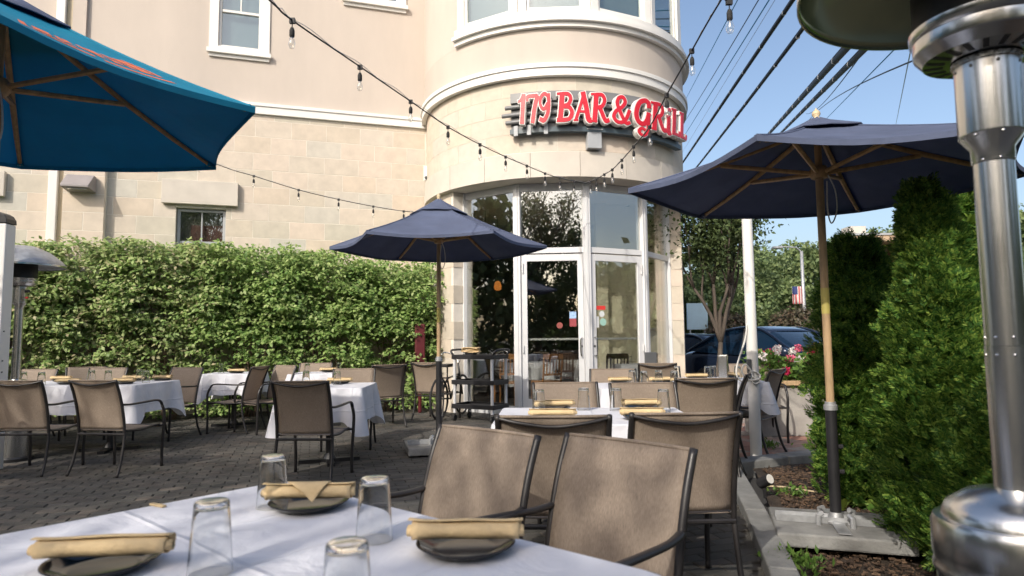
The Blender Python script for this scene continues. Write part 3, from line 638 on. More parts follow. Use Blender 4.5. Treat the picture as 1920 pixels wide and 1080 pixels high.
# ================================================================ UMBRELLAS
def umbrella(name, label, x, y, R, zr, za, rot, canopy, hub_z, polemat=('pole', 'polelight'), z_metal=.95, base=None, vent='navy', cat='umbrella', group='market umbrellas', base_rz=.3, print_=False, sag=.055):
    t = thing(name, label, cat, (x, y, 0), 0, group); n = 6; S = pi/n
    def cz(r, u):                        # u: 0..1 between ribs
        f = r/R; return za-(za-zr)*(f+.06*sin(pi*f)) - .035*sin(pi*u)*f + .006*sin(u*11+f*5)*f*(1-f) + .004*sin(f*23+u*5)*sin(pi*u)
    def cp(i, u, f, dz=0):
        a0 = rot+2*pi*i/n; a1 = a0+2*pi/n; p0 = Vector((cos(a0), sin(a0), 0)); p1 = Vector((cos(a1), sin(a1), 0))
        p = (p0*(1-u)+p1*u)*R*f*(1-sag*sin(pi*u)*f*f); return Vector((p.x, p.y, cz(R*f, u)+dz))
    mb = MB()
    for i in range(n):
        mb.grid(lambda u, v: cp(i, u, .04+.96*v), 8, 14, flip=True)
    c = mb.build('canopy', MT[canopy], t, smooth=False, solid=.004)
    me = c.data
    for i in range(n):
        MB().tube([cp(i, 0, .05+.95*k/8, .004) for k in range(9)], .006, 5).build('seam', MT[canopy], t)
    hem = MB()
    for i in range(n): hem.grid(lambda u, v: cp(i, u, 1.0)+Vector((0, 0, .004-.03*v)), 8, 1)
    hem.build('canopy_hem', MT[canopy], t, solid=.004)
    vc = MB()
    for i in range(n):
        vc.grid(lambda u, v: cp(i, u, .02+.25*v, .035+.012*sin(pi*u)-.015*v), 4, 4, flip=True)
    vc.build('vent_cap', MT[vent], t, solid=.005)
    for i in range(n):
        a = rot+2*pi*i/n; d = Vector((cos(a), sin(a), 0))
        pts = [d*(R*f)+Vector((0, 0, cz(R*f, 0)-.022)) for f in (.03, .25, .5, .75, .965)]
        MB().tube(pts, [.015, .017, .017, .015, .012], 6).build('rib', MT[polemat[0]], t)
        e = d*R*.50+Vector((0, 0, cz(R*.50, 0)-.035)); s0 = d*.05+Vector((0, 0, hub_z))
        MB().tube([s0, e], .0145, 6).build('strut', MT[polemat[0]], t)
        MB().cbox((0, 0, 0), (.05, .035, .03), Matrix.Translation(d*R*.965+Vector((0, 0, cz(R*.965, 0)-.015))) @ Matrix.Rotation(a, 4, 'Z')).build('rib_pocket', MT[canopy], t)
    MB().lathe([(0, -.035), (.045, -.035), (.058, -.015), (.058, .015), (.045, .04), (0, .04)], (0, 0, hub_z), 16).build('hub', MT[polemat[0]], t, smooth='auto')
    MB().lathe([(0, -.05), (.045, -.04), (.045, .0), (0, .02)], (0, 0, za-.05), 14).build('top_hub', MT[polemat[0]], t, smooth='auto')
    MB().lathe([(0, 0), (.024, 0), (.026, .012), (.015, .022), (.026, .038), (.024, .054), (.010, .068), (0, .085)], (0, 0, za+.02), 14).build('finial', MT['finial'], t, smooth=True)
    MB().tube([(0, 0, z_metal), (0, 0, hub_z-.04)], .024, 14).build('pole', MT[polemat[1]], t, smooth='auto')
    MB().tube([(0, 0, hub_z+.04), (0, 0, za-.02)], .022, 14).build('upper_pole', MT[polemat[0]], t, smooth='auto')
    MB().tube(smoothpath([(.03, -.03, hub_z), (.07, -.05, hub_z-.12), (.075, -.05, hub_z-.25), (.04, -.045, hub_z-.33), (.02, -.045, hub_z-.24), (.03, -.035, hub_z-.06)], 5), .0045, 5).build('pull_cord', MT['rope'], t)
    if base:
        MB().lathe([(.02, .0), (.040, .0), (.040, .03), (.032, .034), (.032, .05), (.02, .05)], (0, 0, z_metal-.03), 14).build('clamp_collar', MT['galv'], t, smooth='auto')
        MB().tube([(0, 0, .1), (0, 0, z_metal-.02)], .033, 14).build('lower_tube', MT['black'], t, smooth='auto')
        for z in (z_metal-.25, z_metal-.4): MB().tube([(.03, -.01, z), (.055, -.02, z)], .014, 8).build('knob', MT['black'], t)
        bs = bpy.data.objects.new('base', None)
        b = MB().box(-.36, .36, -.30, .30, .015, .095).build('base_slab', MT['darkconc'], t, bevel=.012); b.rotation_euler.z = base_rz
        for q in (0, pi/2):
            ch = MB().box(-.34, .34, -.045, .045, .097, .102).box(-.34, .34, -.05, -.0455, .097, .135).box(-.34, .34, .0455, .05, .097, .135) if q == 0 else MB().box(-.28, .28, -.035, .035, .1025, .108)
            o = ch.build('base_channel', MT['galv'], t); o.rotation_euler.z = base_rz+q
        MB().lathe([(.034, 0), (.075, 0), (.075, .012), (.045, .02), (.036, .06), (.034, .06)], (0, 0, .10), 16).build('base_socket', MT['galv'], t, smooth='auto')
        for k in range(4):
            a = base_rz+.6+k*pi/2; MB().tube([(cos(a)*.13, sin(a)*.13, .09), (cos(a)*.13, sin(a)*.13, .15), (cos(a)*.1, sin(a)*.1, .16)], .016, 8).build('base_bolt', MT['galv'], t)
    if print_:                            # orange print on the panel facing right and towards us
        pr_ = MB()
        def patch(u0, u1, f0, f1, k=4): pr_.grid(lambda u, v: cp(print_-1, u0+(u1-u0)*u, f0+(f1-f0)*v, .0045), k, k, flip=True)
        for (u0, u1, f0, f1) in ((.20, .46, .84, .865), (.50, .80, .84, .865), (.20, .235, .60, .80), (.25, .29, .74, .80), (.27, .36, .60, .66), (.32, .36, .68, .80), (.39, .42, .60, .80), (.43, .47, .60, .65), (.51, .54, .60, .80), (.555, .62, .60, .70), (.575, .62, .73, .80), (.65, .68, .60, .80), (.695, .76, .62, .80), (.775, .80, .60, .80)):
            patch(u0, u1, f0, f1)
        pr_.build('print', MT['orange'], t)
    return t
ua = umbrella('market_umbrella', 'bright blue umbrella with orange print at the left edge, nearest to us', -2.55, 3.09, 1.26, 2.40, 2.97, R_(3), 'blue', 2.50, ('pole', 'pole'), .9, True, print_=6)
ub = umbrella('market_umbrella', 'navy umbrella in the middle, in front of hedge and entrance pier', -.82, 7.15, 1.22, 2.27, 2.78, R_(2), 'navy', 2.34, ('pole', 'polelight'), 1.02, True, base_rz=.25)
uc = umbrella('market_umbrella', 'navy umbrella on the right rising from the mulch bed beside the evergreens', 1.95, 3.98, 1.19, 2.20, 2.57, R_(-9), 'navy', 2.25, ('pole', 'polelight'), .80, True, base_rz=-.30)
for u, z in ((ub, 1.42), (uc, 1.36)):
    MB().tube([(0, 0, z), (0, 0, z+.16)], .0255, 14).build('yellow_tape', MT['gusset'], u, smooth='auto')
# ================================================================ PATIO HEATERS
def heater(label, x, y, s=1.0, rot=0, hm='hood'):
    t = thing('patio_heater', label, 'patio heater', (x, y, 0), rot, 'patio heaters')
    MB().lathe([(0, .02), (.165, .02), (.165, .70), (0, .70)], n=48).build('tank_housing', MT['steel'], t, smooth='auto')
    MB().lathe([(.166, .66), (.172, .662), (.172, .672), (.168, .68), (.172, .70), (.172, .765), (.165, .78), (.150, .782), (.148, .792), (.140, .81), (.10, .838), (.05, .852), (.044, .853)], n=48).build('housing_lid', MT['steel'], t, smooth='auto')
    MB().tube([(-.1656, 0, .52), (-.20, 0, .53), (-.20, 0, .44), (-.1656, 0, .43)], .008, 8).build('housing_handle', MT['black'], t)
    MB().lathe([(.168, 0), (.20, 0), (.20, .03), (.166, .045)], n=40).build('foot_ring', MT['black'], t, smooth='auto')
    MB().tube([(0, 0, .80), (0, 0, 1.17)], .043, 32).build('lower_post', MT['steel'], t, smooth='auto')
    MB().tube([(0, 0, 1.171), (0, 0, 1.61)], .0415, 32).build('upper_post', MT['steel'], t, smooth='auto')
    rv = MB()
    for z in (1.15, 1.19, 1.60, 1.655, 1.82):
        for a in (3.6, 4.4, 5.3, 2.9): rr = .0425 if z < 1.62 else .068; rv.lathe([(0, .003), (.003, .002), (.004, 0)], (0, 0, 0), 8, Matrix.Translation((cos(a)*rr, sin(a)*rr, z)) @ Matrix.Rotation(a, 4, 'Z') @ Matrix.Rotation(pi/2, 4, 'Y'))
    rv.build('rivets', MT['chrome'], t, kind='stuff')
    MB().lathe([(.0425, 1.595), (.044, 1.60), (.044, 1.63), (.066, 1.66), (.0665, 1.665), (.067, 1.83), (.072, 1.832), (.072, 1.842), (.03, 1.842)], n=40).build('valve_collar', MT['steel'], t, smooth='auto')
    MB().box(.02, .085, -.050, -.02, 1.68, 1.82).build('valve_cover', MT['steel'], t, bevel=.004)
    MB().tube([(.085, -.03, 1.79), (.12, -.035, 1.79)], .017, 14).build('control_knob', MT['black'], t, smooth='auto'); MB().tube([(.085, -.03, 1.72), (.11, -.03, 1.72)], .009, 10).build('igniter', MT['red'], t)
    hd = MB().lathe([(.072, 1.846), (.13, 1.852), (.148, 1.875)], n=48)
    hd.lathe([(.148, 1.875), (.150, 1.88), (.150, 1.905), (.156, 1.912), (.157, 1.930), (.149, 1.932)], n=48); hd.build('burner_base', MT['steel'], t, smooth='auto')
    for k in range(20):
        a = 2*pi*k/20; M = Matrix.Rotation(a, 4, 'Z') @ Matrix.Translation((.106, 0, 1.8490)) @ Matrix.Rotation(R_(-6), 4, 'Y')
        MB().box(-.020, .020, -.006, .006, -.0008, .003, M).build('air_slot', MT['black'], t)
    MB().lathe([(.147, 1.933), (.147, 2.16), (.14, 2.17), (0, 2.17)], n=40).build('burner_screen', MT['mesh'], t, smooth='auto')
    for k in range(3): a = k*2.1+.4; MB().tube([(cos(a)*.12, sin(a)*.12, 2.16), (cos(a)*.16, sin(a)*.16, 2.262)], .006, 6).build('hood_bracket', MT['steel'], t)
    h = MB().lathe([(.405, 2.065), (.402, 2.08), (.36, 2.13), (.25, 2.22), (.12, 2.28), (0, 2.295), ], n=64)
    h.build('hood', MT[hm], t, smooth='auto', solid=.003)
    MB().lathe([(.405, 2.055), (.410, 2.055), (.410, 2.072), (.405, 2.072), (.405, 2.055)], n=64).build('hood_rim', MT['steel'], t, smooth='auto')
    return t
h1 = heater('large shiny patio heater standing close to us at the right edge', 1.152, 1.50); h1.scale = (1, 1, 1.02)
h2 = heater('patio heater far back at the left edge in front of the hedge', -5.32, 6.9, hm='galv')
# ================================================================ POSTS
t = thing('canopy_post', 'white square mast with black elbow cap at the left edge', 'post', (-5.1, 6.35, 0), .1)
MB().box(-.075, .075, -.075, .075, 0, 2.42).build('post', MT['trim'], t, bevel=.01)
MB().box(-1.4, -.02, -.06, .06, 2.38, 2.50, Matrix.Translation((0, 0, 0)) @ Matrix.Rotation(R_(-6), 4, 'Y')).build('arm', MT['trim'], t, bevel=.01)
cap = MB(); cap.tube([(-.03, 0, 2.44), (0, 0, 2.47)], .01, 4)
cap = MB().prism([(-.08, 2.425), (.08, 2.425), (.075, 2.47), (.05, 2.51), (.01, 2.535), (-.035, 2.54), (-.05, 2.5)], -.078, .078, Matrix.Rotation(pi/2, 4, 'X')); cap.build('elbow_cap', MT['black'], t, bevel=.006)
for z in (.95, 1.06, 1.35): MB().tube([(.076, -.03, z), (.082, -.03, z)], .008, 8).tube([(.02, -.076, z), (.02, -.08, z)], .008, 8).build('bolt', MT['dgrey'], t)
t = thing('flagpole', 'white round metal pole with rope tied around it at table height, right of the tables', 'pole', (2.42, 6.5, 0))
MB().tube([(0, 0, 0), (0, 0, 3.05)], [.056, .050], 24).build('pole', MT['trim'], t, smooth='auto')
MB().lathe([(.057, 0), (.1, 0), (.1, .015), (.057, .02)], n=20).build('base_flange', MT['trim'], t)
MB().box(-.075, -.03, -.06, -.03, .86, 1.0).build('cleat', MT['dgrey'], t, bevel=.004)
rp = smoothpath([(-.05, -.03, 1.35), (-.08, -.04, 1.2), (-.14, -.06, 1.05), (-.19, -.07, .9), (-.17, -.07, .80), (-.09, -.07, .78), (-.03, -.07, .84), (-.10, -.08, .95), (-.14, -.08, .88), (-.08, -.08, .80), (.02, -.07, .80), (.05, -.05, .84), (-.02, -.065, .88), (-.08, -.07, .84), (-.02, -.07, .76), (.04, -.06, .78), (-.04, -.075, .83)], 6)
MB().tube(rp, .009, 6).build('rope', MT['rope'], t, smooth=True)
# ================================================================ CHAIRS
def make_chair():
    t = thing('patio_chair', 'x', 'chair', (0, 0, 0), 0, 'sling patio chairs')
    mt = MT['bronze']
    back = [(-.205, .40), (-.215, .50), (-.245, .64), (-.285, .77), (-.335, .885)]
    for s in (-1, 1):
        x = .245*s
        up = smoothpath([(x, a, b) for a, b in [(-.20, .38)]+back], 4)
        MB().tube(up, .0135, 8).build('back_post', mt, t, smooth=True)
        MB().tube(smoothpath([(x, -.20, .40), (x*1.02, -.215, .28), (x*1.04, -.25, .12), (x*1.08, -.30, .0)], 4), .0135, 8).build('leg', mt, t, smooth=True)
        MB().tube(smoothpath([(x*1.14, .235, .60), (x*1.16, .262, .52), (x*1.14, .262, .36), (x*1.10, .262, .18), (x*1.10, .265, .0)], 4), .0145, 8).build('leg', mt, t, smooth=True)
        MB().tube(smoothpath([(x, -.25, .655), (x*1.06, -.16, .648), (x*1.12, 0, .655), (x*1.14, .14, .66), (x*1.14, .205, .645), (x*1.14, .235, .60)], 4), .0155, 8, sq=.7).build('arm', mt, t, smooth=True)
        MB().tube(smoothpath([(x*.97, -.205, .41), (x*.97, 0, .395), (x*.97, .17, .41), (x*.97, .255, .41)], 4), .012, 8).build('seat_rail', mt, t, smooth=True)
    MB().tube([(-.27, .255, .40), (.27, .255, .40)], .012, 8).build('stretcher', mt, t); MB().tube([(-.25, -.21, .375), (.25, -.21, .375)], .012, 8).build('stretcher', mt, t)
    MB().tube(smoothpath([(-.245, -.332, .875), (-.15, -.350, .855), (0, -.352, .838), (.15, -.350, .855), (.245, -.332, .875)], 5), .009, 6).build('back_brace', mt, t, smooth=True)
    def bk(u, v):
        k = v*(len(back)-1); i = min(int(k), len(back)-2); f = k-i; y = back[i][0]*(1-f)+back[i+1][0]*f; z = back[i][1]*(1-f)+back[i+1][1]*f
        z = z+(.025*(1-v)); x = (u-.5)*.47; q = 1-(2*u-1)**2; return (x, y-.018*q+.004, z-.004*q*v)
    MB().grid(bk, 10, 14).build('back_sling', MT['sling'], t, smooth=True, solid=.004)
    MB().tube([(-.235+.47*i/8, -.336+.004-.018*(1-(2*i/8-1)**2), .882) for i in range(9)], .007, 6).build('top_hem', MT['sling'], t, smooth=True)
    def st_(u, v):
        y = -.20+v*.465; q = 1-(2*u-1)**2; z = .41-.022*q*sin(pi*min(1, v*1.1)) - (.0 if v < .9 else (v-.9)*.25); return ((u-.5)*.46, y, z)
    MB().grid(st_, 10, 12).build('seat_sling', MT['sling'], t, smooth=True, solid=.004)
    return t
proto = make_chair(); used = False
def chair(tx, ty, fx, fy, label):       # tx, ty: where the top of the backrest stands
    global used
    L = math.hypot(fx, fy); fx /= L; fy /= L; loc = (tx+fx*.335, ty+fy*.335, 0); rz = yaw(fx, fy)
    if not used: proto.location = loc; proto.rotation_euler = (0, 0, rz); proto['label'] = label; used = True; return proto
    return dup(proto, loc, rz, label)
for a in [
 (-.10, 2.42, -.653, -.757, 'brown sling chair facing the near table, left of the two closest chairs'),
 (.37, 2.14, -.70, -.71, 'closest brown sling chair facing the near table, with dappled light on its back'),
 (.175, 2.84, .04, 1, 'brown sling chair seen from behind at the front left of the middle right table'),
 (.775, 2.90, -.03, 1, 'brown sling chair seen from behind at the front right of the middle right table'),
 (.40, 4.98, .06, -1, 'sunlit peach looking chair at the far left side of the middle right table'),
 (.97, 4.85, .05, -1, 'chair half in shade at the far right side of the middle right table'),
 (1.10, 7.1, -.15, -1, 'grey looking chair with its back to the double doors'),
 (1.60, 5.35, .1, 1, 'dark chair seen from behind before the sunlit table with menu holder'),
 (2.19, 6.0, -.80, .35, 'peach sunlit chair turned left beside the white pole'),
 (2.76, 6.7, -.75, .62, 'dark brown chair right of the white pole, beside the flower box'),
 (2.95, 8.1, -.1, -1, 'tan chair directly behind the white pole, its back to the flower box'),
 (1.93, 8.6, .2, 1, 'peach chair seen from behind close to the right entrance window'),
 (-1.82, 5.50, .07, 1, 'brown chair seen from behind at the single table in the middle of the patio'),
 (-1.93, 7.85, .1, -1, 'chair on the far side of the single table in the middle of the patio'),
 (-1.72, 9.0, -.5, .85, 'brown chair standing alone left of the umbrella pole, before the hedge'),
 (-1.33, 9.75, .4, .9, 'greyish chair pushed against the hedge corner beside the folded frames'),
 (-3.88, 5.95, .18, 1, 'brown chair seen from behind at the right front of the long left table'),
 (-4.62, 5.98, .0, 1, 'brown chair seen from behind, second from right at the long left table'),
 (-4.86, 5.3, -.25, 1, 'chair cut by the left picture edge in front of the long table'),
 (-4.40, 8.72, -.25, -1, 'dappled chair at the right end of the far side of the long left table'),
 (-5.55, 8.85, .1, -1, 'grey backed chair in the middle of the far side of the long left table'),
 (-6.15, 9.3, .8, -1, 'chair turned aside behind the long left table under the hedge'),
 (-6.35, 8.65, .0, -1, 'grey backed chair at the left of the far side of the long left table'),
 (-3.48, 8.9, -1, .1, 'chair seen from the side left of the gap between two small back tables'),
 (-3.22, 9.15, -.6, -.8, 'chair with light tan sling standing askew between the small back tables'),
 (-3.05, 10.0, .05, -1, 'sunlit tan chair behind the small back table under the hedge'),
]: chair(*a)
# ================================================================ TABLES
def clothmesh(lx, ly, drop, seed, corner=.42):
    rd = random.Random(seed); mb = MB(); per = []; hx, hy, rc = lx/2, ly/2, .025
    def side(a, b, nrm, L):
        n = int(L/.018)
        for i in range(n):
            f = (i+.5)/n; d = min(f, 1-f)*L; per.append((a[0]+(b[0]-a[0])*f, a[1]+(b[1]-a[1])*f, nrm, d))
    def cor(c, a0):
        for i in range(9): a = a0+pi/2*i/8; per.append((c[0]+rc*cos(a), c[1]+rc*sin(a), (cos(a), sin(a)), 0))
    side((hx, -hy+rc), (hx, hy-rc), (1, 0), ly-2*rc); cor((hx-rc, hy-rc), 0)
    side((hx-rc, hy), (-hx+rc, hy), (0, 1), lx-2*rc); cor((-hx+rc, hy-rc), pi/2)
    side((-hx, hy-rc), (-hx, -hy+rc), (-1, 0), ly-2*rc); cor((-hx+rc, -hy+rc), pi)
    side((-hx+rc, -hy), (hx-rc, -hy), (0, -1), lx-2*rc); cor((hx-rc, -hy+rc), 1.5*pi)
    N = len(per); ph = [rd.random()*6.3 for _ in range(4)]; T = .012; rows = 16; vs = []
    w1, w2 = rd.uniform(20, 24), rd.uniform(9, 12)
    acc = 0; S = []
    for k in range(N):
        x, y, nr, d = per[k]; x1, y1 = per[k-1][0], per[k-1][1]; acc += math.hypot(x-x1, y-y1); S.append(acc)
    for j in range(rows+1):
        v = j/rows
        for k in range(N):
            x, y, nr, d = per[k]; e = math.exp(-(d/.09)**2); L = drop*(1+corner*e)
            z = -L*v
            o = .012*min(1, v*5)+v*(.028+.02*sin(w1*S[k]+ph[0])+.018*sin(w2*S[k]+ph[1]))+e*v*.045-.05*v*math.exp(-((d-.17)/.06)**2)
            if v == 0: o = 0; z = T
            elif j == 1: o = .006; z = T-.006
            vs.append((x+nr[0]*o, y+nr[1]*o, .755+z))
    fs = []
    for j in range(rows):
        for k in range(N): k2 = (k+1) % N; fs.append((j*N+k, (j+1)*N+k, (j+1)*N+k2, j*N+k2))
    mb.add(vs, fs)
    # top: grid inside fan
    nx, ny = max(8, int(lx/.05)), max(8, int(ly/.05)); 
    def tf(u, v):
        x = (u-.5)*(lx-2*rc*0); y = (v-.5)*ly; e = min(u, 1-u, v, 1-v)*8; h = min(1, e)
        cr = .0016*h*(sin(x*17+ph[2])*sin(y*13+ph[3])); fold = .0022*h*math.exp(-(x/.006)**2)+.0022*h*math.exp(-((y-.01)/.006)**2)
        a = x; b = y
        if abs(x) > hx-rc and abs(y) > hy-rc:
            cx = math.copysign(hx-rc, x); cy = math.copysign(hy-rc, y); dx, dy = x-cx, y-cy; L = math.hypot(dx, dy); m_ = max(abs(dx), abs(dy)); a = cx+dx*m_/(L+1e-9); b = cy+dy*m_/(L+1e-9)
        return (a, b, .755+T+cr+fold)
    mb.grid(tf, nx, ny); return mb
def table(x, y, rz, lx, ly, drop, seed, tl, cl, two=False):
    t = thing('dining_table', tl, 'table', (x, y, 0), rz, 'patio tables')
    MB().box(-lx/2+.01, lx/2-.01, -ly/2+.01, ly/2-.01, .725, .754).build('tabletop', MT['dchair'], t, bevel=.005)
    for cx in ((-lx*.3, lx*.3) if two else (0,)):
        MB().tube([(cx, 0, .05), (cx, 0, .724)], .036, 12).build('pedestal', MT['black'], t, smooth='auto')
        f = MB()
        for a in (0, pi/2): f.box(-.30, .30, -.035, .035, .0 if a == 0 else .002, .035 if a == 0 else .0345, Matrix.Translation((cx, 0, 0)) @ Matrix.Rotation(a+.3, 4, 'Z'))
        f.lathe([(0, .035), (.07, .035), (.05, .07), (.037, .09), (0, .09)], (cx, 0, 0), 14); f.build('foot', MT['black'], t)
    c = clothmesh(lx, ly, drop, seed).build('tablecloth', MT['cloth'], None, smooth='auto', solid=0, loc=(x, y, 0), rz=rz)
    tag(c, cl, 'tablecloth', 'white tablecloths'); return t
E1 = Vector((.765, -.644, 0)).normalized(); E2 = Vector((-.644, -.765, 0)).normalized(); P0 = Vector((-.75, 2.14, 0))
c0 = P0+E1*.68+E2*.48; rz0 = math.atan2(E1.y, E1.x)
table(c0.x, c0.y, rz0, 1.36, .96, .26, 1, 'table closest to us under a white cloth', 'white tablecloth on the table closest to us')
table(.47, 3.86, -.06, 1.12, .84, .26, 2, 'table between four brown chairs right of centre', 'white tablecloth between the four brown chairs right of centre')
table(1.22, 6.25, .05, .86, .8, .26, 3, 'small table before the double doors', 'white tablecloth on the small table before the double doors')
table(2.12, 6.98, .0, .95, .9, .22, 4, 'sunlit table carrying a steel menu holder', 'sunlit white tablecloth under the steel menu holder')
table(-1.88, 6.64, .04, .80, .84, .31, 5, 'single table in the middle of the patio', 'white tablecloth with long corner points on the single middle table')
table(-5.45, 7.5, -.03, 2.7, .92, .30, 6, 'long table at the left under a white cloth', 'white tablecloth over the long table at the left', True)
table(-4.12, 9.55, .1, .75, .75, .28, 7, 'small table behind the right end of the long table', 'white tablecloth on the small table behind the right end of the long table')
table(-2.80, 9.35, .05, .72, .72, .22, 8, 'small table close to the hedge behind the single middle table', 'white tablecloth on the small table close to the hedge')
# ================================================================ PLACE SETTINGS
TZ = .768
def glassmesh():
    mb = MB().lathe([(0, .139), (.026, .139), (.029, .1385), (.0318, .1365), (.033, .133), (.0331, .130), (.0424, .002), (.0425, .0006), (.0422, .0), (.0408, .0), (.0405, .0006), (.0404, .002), (.0312, .124), (.0308, .127), (.029, .1285), (.027, .129), (0, .129)][::-1], n=32)
    me = mb.mesh('drinking_glass'); me.materials.append(MT['glass']); me.shade_smooth(); return me
GM = glassmesh()
def glass(x, y, label, s=1):
    o = bpy.data.objects.new('drinking_glass', GM); COL.objects.link(o); o.location = (x, y, TZ+.001); o.scale = (s, s, s); o.rotation_euler.z = random.random()*6; tag(o, label, 'glass', 'upturned drinking glasses')
def spiral(turns=2.3, r0=.009, r1=.026, L=.26, flare=0):
    mb = MB(); n = 56
    def fn(u, v):
        a = turns*2*pi*u; r = r0+(r1-r0)*u; x = (v-.5)*L*(1+.05*sin(u*7)); k = 1+.05*sin(v*9+u*3)+flare*(2*v-1)**4
        return (x, cos(a)*r*k*1.15, sin(a)*r*k*.85+r1*.85)
    mb.grid(fn, n, 14); return mb
NMESH = []
for q, L in enumerate((.26, .24)):
    me = spiral(L=L, flare=.12*q).mesh('napkin_roll'); me.materials.append(MT['napkin']); me.shade_smooth(); NMESH.append(me)
def plate_obj(): 
    me = MB().lathe([(0, .004), (.06, .004), (.075, .006), (.098, .018), (.106, .021), (.107, .019), (.098, .013), (.078, 0), (0, 0)], n=40).mesh('side_plate'); me.materials.append(MT['plate']); me.shade_smooth(); return me
PM = plate_obj()
def setting(x, y, rz, where, k=0, plate=True, flap=False, s=1):
    if plate:
        o = bpy.data.objects.new('side_plate', PM); COL.objects.link(o); o.location = (x, y, TZ+.001); o.scale = (s, s, s); tag(o, 'small black plate '+where, 'plate', 'black side plates')
    n_ = bpy.data.objects.new('napkin_roll', NMESH[k]); COL.objects.link(n_); n_.location = (x, y, TZ+(.010 if plate else .0)+.012*plate); n_.rotation_euler = (0, 0, rz); n_.scale = (s, s, s)
    md = n_.modifiers.new('t', 'SOLIDIFY'); md.thickness = .0016
    tag(n_, 'rolled yellow napkin '+where, 'napkin', 'rolled yellow napkins')
    if flap:
        f = MB().grid(lambda u, v: ((u-.5)*.12*(1-v)+.02*v, -(.026)*1.2*sin(min(v*2.4, 1.9))-.045*max(0, v-.65), .0225+.025*cos(min(v*2.4, 2.6))-.006*max(0, v-.8)), 6, 10)
        f.build('napkin_flap', MT['napkin'], n_, smooth=True, solid=.002)
setting(-.83, 1.33, .10, 'lying at the left front of the near table', 0)
setting(-.56, 1.79, .03, 'with folded flap at the far corner of the near table', 1, flap=True)
setting(-.105, 1.42, -.02, 'at the right side of the near table beside the chairs', 1)
setting(-.35, .98, .1, 'at the front edge of the near table', 0)
glass(-.60, 1.30, 'upturned glass between two napkins at the left of the near table')
glass(-.665, 1.80, 'upturned glass at the far corner of the near table', 1)
glass(-.32, 1.50, 'upturned glass in the middle of the near table beside the plate')
glass(-.262, 1.03, 'upturned glass cut by the bottom edge of the picture')
tag(MB().box(-.03, .03, -.006, .006, TZ+.001, TZ+.006).build('straw_wrapper', MT['napkin'], loc=(-.99, 1.82, 0), rz=-.5), 'small pale paper scrap at the left edge of the near table', 'scrap')
def cluster(items, where, sz=1):
    pos = {}
    for kind, x, y, w_ in items:
        if kind == 'g': glass(x, y, 'upturned glass %s %s' % (w_, where), sz)
        else: setting(x, y, random.uniform(-.15, .15) if kind != 'v' else 1.4, '%s %s' % (w_, where), random.randrange(2), plate=(kind != 'r'))
W_ = 'on the table right of centre'
cluster([('g', .16, 4.02, 'leftmost'), ('g', .45, 4.12, 'second from left'), ('g', .65, 4.08, 'third from left'), ('g', .92, 3.96, 'rightmost'),
         ('n', .26, 4.13, 'at the far left'), ('n', .82, 4.14, 'at the far right'), ('n', .22, 3.62, 'at the near left'), ('n', .72, 3.62, 'at the near right')], W_)
W_ = 'on the small table before the double doors'
cluster([('g', 1.18, 6.38, 'leftmost'), ('g', 1.25, 6.16, 'second from left'), ('g', 1.42, 6.28, 'third from left'), ('g', 1.53, 6.12, 'rightmost'), ('n', 1.08, 6.5, 'at the far left'), ('n', 1.5, 6.48, 'at the far right')], W_)
W_ = 'on the sunlit table by the white pole'
cluster([('g', 1.83, 7.18, 'leftmost'), ('g', 2.13, 7.05, 'left of the menu holder'), ('g', 2.22, 7.15, 'touching the menu holder'), ('g', 2.44, 7.0, 'rightmost'), ('n', 2.0, 7.02, 'at the left'), ('n', 2.42, 7.2, 'at the right')], W_)
W_ = 'on the single middle table'
cluster([('g', -2.22, 6.92, 'left'), ('g', -1.83, 6.72, 'right'), ('n', -1.95, 6.45, 'at the near side'), ('n', -1.85, 6.9, 'at the far side')], W_)
W_ = 'on the long left table'
cluster([('g', -5.62, 7.4, 'leftmost'), ('g', -5.30, 7.25, 'second from left'), ('g', -4.98, 7.62, 'third from left'), ('g', -4.72, 7.52, 'third from right'), ('g', -4.46, 7.70, 'second from right'), ('g', -4.22, 7.42, 'rightmost'),
         ('n', -5.0, 7.25, 'at the near left'), ('n', -4.62, 7.85, 'at the far middle'), ('n', -4.35, 7.22, 'at the near right'), ('n', -4.25, 7.82, 'at the far right'), ('n', -5.5, 7.85, 'at the far left')], W_)
W_ = 'on the small table behind the long table'
cluster([('g', -4.30, 9.5, 'single'), ('n', -4.05, 9.45, 'single')], W_)
W_ = 'on the small table close to the hedge'
cluster([('g', -2.95, 9.25, 'left'), ('g', -2.55, 9.45, 'right'), ('n', -2.72, 9.5, 'single')], W_)
def holder(x, y, label, mat, h=.17):
    t = thing('menu_holder', label, 'menu holder', (x, y, TZ+.002), -.5)
    b = MB().box(-.045, .045, -.04, .04, 0, .008).box(-.045, -.041, -.04, .04, .009, h).box(.041, .045, -.04, .04, .009, h).box(-.0405, .0405, .036, .04, .009, h).box(-.0405, .0405, -.04, -.036, .009, h*.98)
    b.build('box', mat, t, bevel=.002); MB().box(-.03, .03, -.02, .02, .01, h-.012).build('menu_cards', MT['trim'], t)
holder(2.26, 6.92, 'tall brushed steel menu holder on the sunlit table', MT['steel'], .26)
t = thing('menu_stand', 'dark grey upright board standing near the right entrance door', 'menu stand', (1.96, 9.15, 0), .2)
MB().box(-.085, .085, -.02, .02, .25, 1.02).build('board', MT['dgrey'], t, bevel=.005); MB().tube([(0, 0, .03), (0, 0, .249)], .02, 10).lathe([(0, 0), (.15, 0), (.15, .02), (0, .03)], n=20).build('stand_foot', MT['black'], t)
